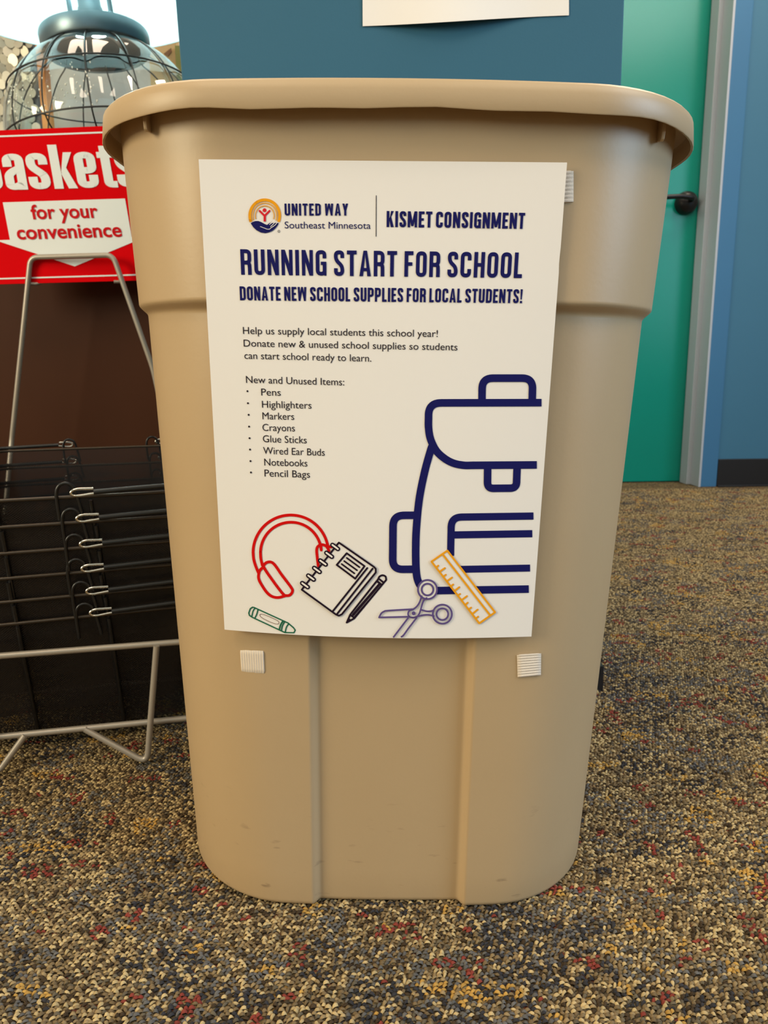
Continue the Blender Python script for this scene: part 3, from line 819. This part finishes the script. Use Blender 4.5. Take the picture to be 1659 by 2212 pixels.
f_ = pink('scissors_fill', [disc2(k6([(512, 512)])[0], 20.6, 40)], 'paper', 3); f_.parent = sd

k3 = lambda pts: [(480 + x / 4.366, 1080 + y / 4.366) for x, y in pts]
def karc(cx, cy, r, a0, a1, n=44): return k3([(cx + r * math.cos(math.radians(a0 + (a1-a0)*k/n)), cy - r * math.sin(math.radians(a0 + (a1-a0)*k/n))) for k in range(n+1)])
hw = 6.2
hp = stroke(karc(646, 497, 355, 12, 180), hw) + stroke(curve_through(k3([(291, 497), (297, 560), (316, 625), (342, 688)]), 6), hw)
hp += stroke(karc(648, 497, 287, 5, 180), hw) + stroke(curve_through(k3([(361, 497), (364, 550), (378, 615)]), 6), hw)
hp += stroke(curve_through(k3([(395, 640), (400, 605), (430, 586), (465, 588), (500, 618), (560, 705), (650, 825), (662, 862), (640, 895), (605, 902), (572, 885), (480, 765)]), 6, True), hw, closed=True)
hp += stroke(curve_through(k3([(388, 632), (355, 665), (342, 715), (350, 760), (390, 830), (430, 882), (475, 912), (530, 920), (590, 905)]), 6), hw)
hp += stroke(curve_through(k3([(906, 622), (896, 540), (891, 470), (905, 436), (945, 422), (985, 440), (1006, 480)]), 6), hw) + stroke(k3([(985, 440), (1030, 442)]), hw)
pink('headphones_drawing', hp, 'red_ink', 1)

nw = 4.0
nbp = k3([(1085, 420), (1100, 402), (1432, 632), (1448, 650), (1448, 684), (1128, 1078), (1100, 1092), (1072, 1080), (750, 846), (772, 818)])
nb_ = stroke(nbp, nw) + stroke(k3([(1085, 420), (772, 818)]), nw) + stroke(k3([(1368, 642), (1044, 1048)]), nw) + stroke(k3([(1418, 648), (1084, 1074)]), nw)
nb_ += stroke(k3([(1174, 502), (1342, 624), (1254, 742), (1080, 612)]), nw, closed=True)
for q in ([(1174, 546), (1294, 634)], [(1150, 576), (1271, 663)], [(1126, 604), (1246, 692)]): nb_ += stroke(k3(q), 3.6)
fills = []; ring_in = []
for cx_, cy_ in ((1065, 443), (1008, 517), (950, 590), (893, 660), (837, 732), (780, 803)):
    a_ = (cx_ - 26, cy_ - 19); b2 = (cx_ + 26, cy_ + 19)
    nb_ += stroke(k3([a_, b2]), 44 / 4.366)
    ring_in += stroke(k3([a_, b2]), 16 / 4.366)
nbd = pink('notebook_drawing', nb_, 'black_ink', 4)
f_ = pink('notebook_fill', [nbp], 'paper', 3); f_.parent = nbd
f_ = pink('spiral_highlight', ring_in, 'paper', 5); f_.parent = nbd

pc = stroke(curve_through(k3([(1470, 748), (1484, 722), (1512, 710), (1540, 722), (1546, 750)]), 6), nw) + stroke(k3([(1470, 748), (1208, 1080), (1174, 1156), (1246, 1116), (1546, 754)]), nw)
pc += stroke(k3([(1468, 772), (1502, 800)]), 4.6) + stroke(k3([(1484, 748), (1520, 778)]), nw) + stroke(k3([(1478, 800), (1236, 1082)]), 5.6) + stroke(k3([(1208, 1084), (1246, 1112)]), nw)
pc += [k3([(1174, 1158), (1192, 1112), (1222, 1132)])] + stroke(k3([(1500, 812), (1240, 1112)]), 3.0)
pink('pencil_drawing', pc, 'black_ink', 1)

cw = 2.7
cr_ = stroke(curve_through(k3([(285, 1011), (300, 1014)]), 2) + [Vector(p) for p in k3([(620, 1160), (672, 1205), (688, 1228), (676, 1252), (590, 1250), (282, 1106), (256, 1088), (250, 1066), (264, 1026), (285, 1011)])], cw)
cr_ += stroke(curve_through(k3([(306, 1022), (290, 1050), (278, 1100)]), 5), cw) + stroke(curve_through(k3([(336, 1036), (326, 1075), (308, 1114)]), 5), cw)
cr_ += stroke(curve_through(k3([(572, 1142), (550, 1180), (538, 1222)]), 5), 3.4) + stroke(curve_through(k3([(588, 1148), (568, 1186), (558, 1232)]), 5), cw) + stroke(curve_through(k3([(628, 1166), (605, 1200), (594, 1246)]), 5), cw)
cd = pink('crayon_drawing', cr_, 'green_ink', 1)
f_ = pink('crayon_label', stroke(curve_through(k3([(354, 1082), (380, 1078), (450, 1104), (520, 1138), (534, 1160), (512, 1170), (440, 1146), (370, 1108)]), 6, True), 1.0, closed=True), 'brown_ink', 1); f_.parent = cd

# ------------------------------------------------------------------ hook-and-loop squares stuck on the bin
def patch(px_quad, ribs, vertical, label):
    """px corners TL,TR,BR,BL on the bin front"""
    def S(px, py, lift):
        a, b_, c = ray(px, py); Y = 0.47
        for _ in range(8): Y = front_y(a / b_ * Y - 0.004, CAM_H + c / b_ * Y)
        Y -= lift
        return Vector((a / b_ * Y, Y, CAM_H + c / b_ * Y))
    q = [Vector(p) for p in px_quad]
    N = ribs * 6; V = []
    K = 10
    for j in range(K + 1):
        for i in range(N + 1):
            s, t = i / N, j / K
            if not vertical: s, t = j / K, i / N
            e = min(s, 1 - s, t, 1 - t)
            inset = 0.0
            p = (q[0] * (1 - s) + q[1] * s) * (1 - t) + (q[3] * (1 - s) + q[2] * s) * t
            cen = (q[0] + q[1] + q[2] + q[3]) / 4
            if s in (0, 1) and t in (0, 1): p = p + (cen - p) * 0.06
            ph = (i / N) * ribs
            lift = 0.0002 if e < 0.005 else 0.0009 + 0.00035 * abs(math.sin(math.pi * ph))
            V.append(S(p.x, p.y, lift))
    F = [(j*(N+1)+i, j*(N+1)+i+1, (j+1)*(N+1)+i+1, (j+1)*(N+1)+i) for j in range(K) for i in range(N)]
    o = MB().add(V, F).build('fastener_square', M['velcro'], None, smooth_angle=40)
    tag(o, label, 'fastener patch', 'hook and loop squares on the bin')
patch([(518, 1403.5), (569.5, 1406), (571.5, 1455), (521, 1451.5)], 10, True, 'white fastener square on the bin below the left half of the poster')
patch([(1116.5, 1414), (1169, 1410.5), (1168.5, 1459), (1118, 1464)], 9, False, 'white fastener square on the bin below the right half of the poster')
patch([(1172, 371), (1239, 368), (1239, 437), (1168, 441)], 8, False, 'white fastener square peeking out behind the upper right edge of the poster')

# ------------------------------------------------------------------ basket stand, baskets, sign
YAW_S = math.radians(12.0)
YAW_B = math.radians(18.0)
SO = Vector((-0.31, 0.690, 0))
su = Vector((math.cos(YAW_S), math.sin(YAW_S), 0)); sn = Vector((-math.sin(YAW_S), math.cos(YAW_S), 0))
bu = Vector((math.cos(YAW_B), math.sin(YAW_B), 0)); bn = Vector((-math.sin(YAW_B), math.cos(YAW_B), 0))
stand = thing('basket_stand', 'grey wire floor stand holding the stack of black mesh baskets', 'stand', tuple(SO), YAW_S)
def to_local(p):
    d = Vector(p) - SO
    return Vector((d.dot(su), d.dot(sn), d.z))
HW, BD = 0.138, 0.425          # basket half width at the rim, depth
rw = 0.0032
fm = MB()
z_mid, z_low = 0.129, 0.043
a0, a1 = -0.178, 0.138
for z in (z_mid, z_low):
    fm.tube(rounded_path([(a0, -0.022, z), (a1, -0.022, z), (a1 - 0.046, BD + 0.03, z), (a0 - 0.05, BD + 0.03, z)], 0.012, 6, True), rw, 10, True)
for yy in (0.08, 0.2, 0.32): fm.tube([(a0 - 0.03, yy, z_low), (a1 - 0.046 * yy / 0.45, yy, z_low)], rw * .8, 8)
fm.build('frame', M['wire'], stand, local=True, smooth_angle=50)
def leg(top, bottom, inner):
    pts = rounded_path([top, bottom, inner], 0.012, 8)
    MB().tube(pts, rw, 10).build('leg', M['wire'], stand, local=True, smooth_angle=50)
rt = to_local(at(345, 1394, 0.705)); rb_ = to_local(at_z(318, 1648, 0.0045)); ri = to_local(at(196, 1581, 0.69))
leg(Vector((rt.x, -0.0275, z_mid)), rb_, Vector((ri.x, -0.024, z_low)))
lb = to_local(at_z(-8, 1674, 0.0045)); li_ = to_local(at(66, 1589, 0.67))
leg(Vector((lb.x - 0.012, -0.0275, z_mid)), lb, Vector((li_.x, -0.024, z_low)))
for x_ in (-0.13, 0.085):
    leg(Vector((x_ * 1.15, BD + 0.036, z_mid)), Vector((x_, BD + 0.04, 0.0045)), Vector((x_ * 0.45, BD + 0.032, z_low)))
# sign holder: a wire hoop rising behind the baskets
HY = 1.15
hp_ = [at(14, 1060, HY - 0.008), at(25, 955, HY - 0.008), at(66, 556, HY - 0.014), at(244, 551, HY - 0.014), at(330, 795, HY - 0.008), at(400, 985, HY - 0.008)]
hp_ = [to_local(p) for p in hp_]
hp_[0] = Vector((hp_[0].x, BD + 0.03, z_mid)); hp_[-1] = Vector((min(hp_[-1].x, a1 - 0.050), BD + 0.03, z_mid))
MB().tube(rounded_path(hp_, 0.012, 8), 0.0040, 12).build('sign_holder', M['wire'], stand, local=True, smooth_angle=50)
for (x0, y0, x1, y1) in ((66, 613, 88, 611), (246, 609, 268, 606)):
    pts = [to_local(at(x0, y0, HY - 0.010)), to_local(at((x0 + x1) / 2, (y0 + y1) / 2 + 1.5, HY - 0.007)), to_local(at(x1, y1, HY - 0.003))]
    MB().tube(pts, 0.0026, 8).build('sign_clip', M['wire'], stand, local=True, smooth_angle=50)

def rrect(hw, y0, y1, z, r, n=6):
    out = []
    for cx_, cy_, a0_ in ((hw - r, y0 + r, -90), (hw - r, y1 - r, 0), (-hw + r, y1 - r, 90), (-hw + r, y0 + r, 180)):
        for k in range(n + 1):
            a = math.radians(a0_ + 90 * k / n); out.append((cx_ + r * math.cos(a), cy_ + r * math.sin(a), z))
    return out
BH = 0.128
LOOP_F = (0.008, 0.112)
LOOP_B = (-0.030, 0.091)
def make_basket():
    root = thing('shopping_basket', 'x', 'basket', (0, 0, 0), YAW_B, 'stack of black mesh baskets')
    mb = MB(); rings = []
    levels = 6
    for k in range(levels + 1):
        t = k / levels; g = 0.013 * (1 - t)
        rings.append(rrect(HW - g, g, BD - g, -BH + BH * t, 0.035))
    n = len(rings[0]); per = [0]
    for i in range(1, n): per.append(per[-1] + (Vector(rings[-1][i]) - Vector(rings[-1][i - 1])).length)
    per.append(per[-1] + (Vector(rings[-1][0]) - Vector(rings[-1][-1])).length)
    rings2 = [r + [r[0]] for r in rings]      # repeat the seam for the uv
    vs = [p for r in rings2 for p in r]; m = n + 1
    fs = [(j*m+i, j*m+i+1, (j+1)*m+i+1, (j+1)*m+i) for j in range(levels) for i in range(n)]
    mb.add(vs, fs); mb.uv = [(per[i], p[2]) for r in rings2 for i, p in enumerate(r)]
    b0 = rings[0]; k0 = len(mb.v)
    mb.v += [tuple(p) for p in b0]; mb.f.append(tuple(k0 + i for i in range(n))); mb.uv += [(p[0], p[1]) for p in b0]
    mb.build('mesh_body', M['mesh'], root, local=True, smooth_angle=40)
    MB().tube(rrect(HW + .001, -.001, BD + .001, 0, 0.036, 8), 0.0019, 8, True).build('rim', M['rim_wire'], root, local=True, smooth_angle=60)
    for sgn_y in (0, 1):
        for lx in (LOOP_F if sgn_y == 0 else LOOP_B):
            y_ = -0.0035 if sgn_y == 0 else BD + 0.0035
            pts = [(lx - 0.0075, y_, -0.022), (lx - 0.0085, y_, 0.002), (lx - 0.006, y_, 0.0115), (lx, y_, 0.0145), (lx + 0.0065, y_, 0.0115), (lx + 0.010, y_, 0.002), (lx + 0.014, y_ , -0.020)]
            cv = []
            P3 = [Vector(p) for p in pts]
            for i in range(len(P3) - 1):
                p0 = P3[max(i-1, 0)]; p1 = P3[i]; p2 = P3[i+1]; p3 = P3[min(i+2, len(P3)-1)]
                for q in range(4):
                    t = q / 4
                    cv.append(0.5*((2*p1)+(p2-p0)*t+(2*p0-5*p1+4*p2-p3)*t*t+(3*p1-p0-3*p2+p3)*t**3))
            cv.append(P3[-1])
            MB().tube(cv, 0.0017, 8).build('handle_loop', M['black_wire'], root, local=True, smooth_angle=60)
    for lx in (-0.055, 0.030):                 # flat stiffening ribs down the front
        g = 0.013
        r_ = MB()
        r_.tube([(lx, -0.002, -0.004), (lx + 0.006, g - 0.003, -BH * 0.98), (lx + 0.006, g + 0.02, -BH * 0.99)], 0.0022, 8)
        r_.build('rib', M['black_wire'], root, local=True, smooth_angle=60)
    return root
def hook(h, lx, y_, s, z0):
    x0 = lx + (0.004 if s > 0 else 0.006); e = lx + 0.006 + s * 0.021
    c = [(e + s*0.001, y_, z0 - 0.0012), (x0 + s*0.008, y_, z0 - 0.0030), (x0 + s*0.003, y_, z0 - 0.0026), (x0 + s*0.0005, y_, z0 + 0.0002), (x0 + s*0.003, y_, z0 + 0.0030), (x0 + s*0.008, y_, z0 + 0.0040), (e - s*0.001, y_, z0 + 0.0036)]
    MB().tube(rounded_path(c, 0.002, 4), 0.0013, 8).build('hook', M['chrome'], h, local=True, smooth_angle=60)
def make_handle(root, pts, ends):
    """one swing handle folded down over the rim; its ends are chrome hooks in the loops"""
    h = MB().tube(rounded_path(pts, 0.03, 8), 0.0027, 10).build('handle', M['rubber'], root, local=True, smooth_angle=60)
    for lx, y_, s, z0 in ends: hook(h, lx, y_, s, z0)
def copy_tree(o, parent=None):
    c = o.copy(); COL.objects.link(c)
    if parent: c.parent = parent
    for ch in list(o.children): copy_tree(ch, c)
    return c
proto = make_basket()
yf_, yb_ = -0.0075, BD + 0.0075
ef, eb = LOOP_F[0] + 0.026, LOOP_B[1] + 0.026
make_handle(proto, [(ef, yf_, 0.005), (0.07, yf_, 0.0065), (HW + 0.004, yf_, 0.009), (HW + 0.004, yb_, 0.008), (eb, yb_, 0.006)],
            [(LOOP_F[0], yf_, 1, 0.005), (LOOP_B[1], yb_, 1, 0.006)])
el = LOOP_B[0] + 0.006 - 0.021
make_handle(proto, [(el, yb_, 0.006), (-HW - 0.004, yb_, 0.003), (-HW - 0.004, yf_, 0.004), (-0.118, yf_, 0.005)],
            [(LOOP_B[0], yb_, -1, 0.006)])
rim_z = [0.281, 0.255, 0.2288, 0.2034, 0.1794, 0.1562]
names = ['topmost of the stack', 'second from the top of the stack', 'third from the top of the stack', 'third from the bottom of the stack',
         'second from the bottom of the stack', 'bottom of the stack on the wire rail']
for i, z in enumerate(rim_z):
    o = proto if i == 0 else copy_tree(proto)
    d = (0.001, 0.004, 0.005, 0.0045, 0.007, 0.0085)[i]
    o.location = SO + bu * (d - 0.013) + Vector((0, 0, z))
    o['label'] = 'black wire mesh shopping basket, ' + names[i]

# red sign
def S_sign(px, py, layer=0):
    a, b_, c = ray(px, py); k = 0.10
    Y = (HY + k * 0.46) / (1 - k * a / b_ )     # plane turned slightly like the stand
    Y -= 0.0006 * layer
    return Vector((a / b_ * Y, Y, CAM_H + c / b_ * Y))
sign = thing('shop_sign', 'red and white baskets sign clipped above the stack of black baskets', 'sign', tuple(S_sign(160, 606)))
sq = [(-96, 285.5), (384, 265.5), (430, 602.2), (-40, 615.1)]
n_ = 4
sb = MB(); F4 = [S_sign(*p) for p in sq]; B4 = [p + Vector((0, 0.003, 0)) for p in F4]
sb.add(F4 + B4, [(0,1,2,3),(7,6,5,4),(0,4,5,1),(1,5,6,2),(2,6,7,3),(3,7,4,0)]).build('board', M['sign_red'], sign)
def sink(name, polys, m, layer=1): return ink(name, polys, M[m], sign, S_sign, layer, 60)
sink('border', stroke([(-91, 298.2), (379, 279.8)], 3.6) + stroke([(-44, 603.4), (427, 589.8)], 3.2) + stroke([(-91, 298.2), (-44, 603.4)], 3.4) + stroke([(379, 279.8), (427, 589.8)], 3.4), 'sign_white')
arrow = [(6, 437.2), (270, 428.8), (284.5, 512), (316, 511), (161.5, 575.5), (-10, 519), (21.5, 518)]
ar = sink('arrow', [[arrow[0], arrow[1], arrow[2], arrow[6]], [arrow[6], arrow[2], arrow[4]], [arrow[2], arrow[3], arrow[4]], [arrow[6], arrow[4], arrow[5]]], 'sign_white')
sl = lambda X: -0.18
P = lay(font_polys('for your', 0.022), 69, 213, 473.0, 469.6, H_, 29.5, sl) + lay(font_polys('convenience', 0.022), 38, 264.5, 516.8, 510.6, H_, 29.5, sl)
sink('small_lettering', P, 'sign_ink', 2)
# heavy condensed lettering
def heavy(c):
    T = 14.0; k = 1.40
    def path(pts, r=9, closed=False): return stroke(rounded_path([Vector(p) for p in pts], r, 6, closed), T, 'butt', closed)
    if c == 'a': P = path([(7, 50), (7, 71), (26, 71), (26, 0)]) + path([(27, 47), (14, 40), (7, 32), (7, 7), (20, 7), (27, 16)], 7)
    elif c == 's': P = path([(26, 53), (26, 71), (7, 71), (7, 49), (26, 29), (26, 7), (7, 7), (7, 27)], 9)
    elif c == 'k': P = [[(0, 0), (T, 0), (T, 95), (0, 95)], [(T, 34), (22, 78), (35, 78), (T + 8, 42)], [(T, 32), (T + 8, 48), (36, 0), (22, 0)]]
    elif c == 'e': P = path([(10, 38), (26, 38), (26, 71), (7, 71), (7, 7), (26, 7), (26, 28)], 10)
    elif c == 't': P = path([(9, 90), (9, 6.5), (22, 6.5)], 8) + [[(-3, 64), (22, 64), (22, 77), (-3, 77)]]
    else: P = [[(0, 0), (T, 0), (T, 95), (0, 95)]] + path([(7, 88), (27, 88), (27, 50), (7, 50)], 12) + path([(7, 50), (28, 50), (28, 7), (7, 7)], 12)
    return [[(x * k, y) for x, y in p] for p in P]
P = []
for c, x in (('B', -40), ('a', 15), ('s', 66), ('k', 118.5), ('e', 170), ('t', 225), ('s', 257)):
    for p in heavy(c):
        P.append([(x + a + v * -0.18, 411.0 - 0.026 * (x + a) - v) for a, v in p])
sink('large_lettering', P, 'sign_white')

# ------------------------------------------------------------------ brown desk behind the stand
DZ = 0.74
desk = thing('desk', 'dark brown wooden desk behind the red sign, lamp on top', 'desk', (-0.75, 1.6, 0))
MB().box((-1.45, 1.235, 0.0), (-0.262, 2.0, DZ - 0.025)).build('desk_body', M['brown_wood'], desk, bevel=0.002)
MB().box((-1.46, 1.228, DZ - 0.0248), (-0.257, 2.01, DZ)).build('desk_top', M['brown_wood'], desk, bevel=0.002)

# ------------------------------------------------------------------ table lamp
LY = 1.42
LS = LY / 1.17
LC = Vector(((234 - CX) / 1717 * LY, LY, DZ))
LB = CAM_H + (0.62 - CAM_H) * LS - DZ + 0.016      # lamp heights are measured from here, so only the part above the desk stands
lamp = thing('table_lamp', 'glass table lamp in a dark wire cage with bright white shade', 'lamp', tuple(LC))
NW = 14
gp = [(0.108, 0.078), (0.130, 0.084), (0.143, 0.096), (0.1475, 0.112), (0.143, 0.140), (0.134, 0.166), (0.122, 0.186), (0.106, 0.204), (0.090, 0.217), (0.074, 0.226), (0.068, 0.236)]
def prof_curve(pr, n=4):
    return [(p.x * LS, p.y * LS + LB) for p in curve_through(pr, n)]
PH0 = math.radians(-90 - 15.5)
def lobes(a, z): return 1 - 0.035 * abs(math.cos((a - PH0) * NW / 2)) ** 6
gl = MB().lathe(LC, prof_curve(gp), 168, lobes)
gl.build('glass_body', M['glass'], lamp, smooth_angle=80)
sd_ = MB(); rs = random.Random(11)  # tiny white beads in columns along the glass, its bright specks
for k in range(120):
    col_ = rs.choice([-2.32, -2.2, -2.05, -1.98, -1.83, -1.72, -1.62, -1.50, -1.38]); a = col_ + rs.uniform(-.045, .045); t_ = rs.random() ** 0.8
    zl = 0.104 + 0.062 * (1 - t_); rl = 0.1462 - 0.012 * max(0, (zl - 0.13) / 0.036) ** 1.5
    c_ = Vector((LC.x + rl * LS * 0.985 * math.cos(a), LC.y + rl * LS * 0.985 * math.sin(a), LC.z + zl * LS + LB))
    r_ = rs.uniform(0.0006, 0.0015); V = []; F = []
    for i in range(5):
        for j in range(6):
            p_ = math.pi * i / 4; q_ = 2 * math.pi * j / 6
            V.append(c_ + Vector((r_ * math.sin(p_) * math.cos(q_), r_ * math.sin(p_) * math.sin(q_), r_ * 1.5 * math.cos(p_))))
    for i in range(4):
        for j in range(6): F.append((i*6+j, i*6+(j+1) % 6, (i+1)*6+(j+1) % 6, (i+1)*6+j))
    sd_.add(V, F)
tag(sd_.build('glass_specks', M['speck'], lamp, smooth_angle=80), kind='stuff')
cg = MB()
for k in range(NW):
    a = PH0 + 2 * math.pi * k / NW
    cg.tube([(LC.x + (r * 0.975 + 0.001) * math.cos(a), LC.y + (r * 0.975 + 0.001) * math.sin(a), LC.z + z) for r, z in prof_curve(gp, 3)], 0.0013, 6)
for r, z in ((0.1315 * LS, 0.174 * LS + LB), (0.1485 * LS, 0.104 * LS + LB)):
    cg.tube([(LC.x + (r + .001) * math.cos(2*math.pi*k/72), LC.y + (r + .001) * math.sin(2*math.pi*k/72), LC.z + z) for k in range(72)], 0.0014, 6, True)
cg.build('wire_cage', M['cage'], lamp, smooth_angle=60)
MB().lathe(LC, [(0.0, 0.0095), (0.08, 0.0095), (0.083, 0.013), (0.083, 0.022), (0.125, 0.036), (0.0, 0.036)], 48).build('base', M['collar'], lamp, smooth_angle=40)
sc = lambda pr: [(r * LS, z * LS + LB) for r, z in pr]
MB().lathe(LC, sc([(0.064, 0.226), (0.0755, 0.2275), (0.0765, 0.2295), (0.0775, 0.247), (0.0765, 0.2505), (0.073, 0.252), (0.03, 0.2535), (0.0, 0.2537)]), 64).build('collar', M['collar'], lamp, smooth_angle=40)
so = MB().lathe(LC, sc([(0.0, 0.2535), (0.0195, 0.2535), (0.0195, 0.259), (0.0175, 0.261), (0.0172, 0.285), (0.0158, 0.287), (0.0155, 0.315), (0.0, 0.316)]), 32)
so.build('socket', M['socket'], lamp, smooth_angle=40)
for s in (-1, 1):
    hb = MB(); x = LC.x + s * 0.0295 * LS
    hb.lathe((x, LC.y, LC.z), sc([(0.0, 0.2535), (0.0052, 0.2535), (0.0056, 0.276), (0.0036, 0.2775), (0.0032, 0.31), (0.0, 0.31)]), 14)
    hb.tube(rounded_path([(x, LC.y, LC.z + 0.30 * LS + LB), (x + s * 0.012, LC.y, LC.z + 0.35 * LS + LB), (x + s * 0.014, LC.y, LC.z + 0.44 * LS + LB), (LC.x, LC.y, LC.z + 0.50 * LS + LB)], 0.03), 0.0016, 8)
    hb.build('harp', M['socket'], lamp, smooth_angle=40)
bulb = MB().lathe(LC, sc([(0.0, 0.312), (0.014, 0.314), (0.018, 0.335), (0.030, 0.365), (0.030, 0.385), (0.020, 0.402), (0.0, 0.408)]), 24)
mb_ = bpy.data.materials.new('lit_bulb'); mb_.use_nodes = True
bb = mb_.node_tree.nodes['Principled BSDF']; bb.inputs['Emission Color'].default_value = (0.62, 1.0, 1.0, 1); bb.inputs['Emission Strength'].default_value = 75.0
bulb.build('bulb', mb_, lamp, smooth_angle=60)
zs_ = at(235, 104, LC.y + 0.235 * LS).z - LC.z
SR = 0.235 * LS
sh = MB()
pr = [(SR, zs_), (SR + 0.0012, zs_), (SR * 0.87, zs_ + 0.29), (SR * 0.87 - 0.0012, zs_ + 0.29)]
sh.lathe(LC, pr + [pr[0]], 72).build('lamp_shade', M['shade'], lamp, smooth_angle=40)
sp_ = MB()
sp_.tube([(LC.x + (SR - 0.0005)*math.cos(2*math.pi*k/72), LC.y + (SR - 0.0005)*math.sin(2*math.pi*k/72), LC.z + zs_ + 0.001) for k in range(72)], 0.0022, 6, True)
sp_.build('shade_trim', M['shade'], lamp, smooth_angle=60)

lamp.rotation_euler = (0, math.radians(-6.0), 0)

# ------------------------------------------------------------------ things behind the lamp
random.seed(5)
DY = 1.90
lo = at(-45, 300, DY); hi = at(72, 40, DY)
dp = thing('disc_panel', 'grey panel covered in overlapping round silver discs behind the lamp', 'wall decor', ((lo.x + hi.x) / 2, DY, DZ))
x0_, x1_ = lo.x, at(70, 90, DY).x
MB().box((x0_, DY, DZ), (x1_, DY + 0.015, 1.23)).build('backing', M['disc_board'], dp)
dn = 0; row = 0; z = 0.955
while z < 1.215:
    x = x0_ + 0.012 + (0.010 if row % 2 else 0)
    while x < x1_ - 0.004 and dn < 100:
        r = random.uniform(0.0098, 0.0122); tx, tz = random.uniform(-.35, .35), random.uniform(-.35, .35)
        cx_, cz_ = x + random.uniform(-.002, .002), z + random.uniform(-.002, .002); yy = DY - 0.003 - random.uniform(0, 0.006)
        d = MB(); vs = []
        for dy_ in (0, 0.0008):
            for k in range(20):
                a = 2 * math.pi * k / 20; u, v = r * math.cos(a), r * math.sin(a) * 1.12
                vs.append((cx_ + u, yy + u * tx + v * tz + dy_, cz_ + v))
        d.add(vs, [tuple(range(20)), tuple(range(20, 40))[::-1]] + [(k, (k+1) % 20, 20+(k+1) % 20, 20+k) for k in range(20)])
        d.build('disc', M['disc'], dp); dn += 1
        x += 0.0205
    z += 0.0185; row += 1
MB_ = MB
q = [at(74, 80, 1.8), at(89, 80, 1.8)]
ob = MB().box((q[0].x, 1.8, DZ), (q[1].x, 1.83, 1.165)).build('orange_board', M['orange'], None, bevel=0.001)
tag(ob, 'narrow orange board standing beside the silver disc panel', 'board')
fy = 1.85
fa = thing('wooden_bracket', 'tan wooden bracket board right of the lamp, beside the blue panel', 'wood board', (at(360, 110, fy).x, fy, DZ))
p0 = at(318, 60, fy); p1 = at(380, 60, fy)
MB().box((p0.x, fy, DZ), (p1.x, fy + 0.02, 1.17)).build('board', M['tan_wood'], fa, bevel=0.001)
tri = [at(355, 116, fy), at(370, 104, fy), at(371, 112, fy), at(364, 122, fy)]
t_ = MB(); vs = [v + Vector((0, -0.002, 0)) for v in tri] + [v + Vector((0, 0.002, 0)) for v in tri]
t_.add(vs, [(0,1,2,3),(7,6,5,4),(0,4,5,1),(1,5,6,2),(2,6,7,3),(3,7,4,0)]).build('notch', M['brown_mark'], fa)
e0 = at(378, 100, fy - 0.01); e1 = at(389.5, 100, fy - 0.01)
MB().box((e0.x, fy - 0.012, DZ), (e1.x, fy + 0.022, 1.13)).build('edge_strip', M['olive'], fa, bevel=0.001)
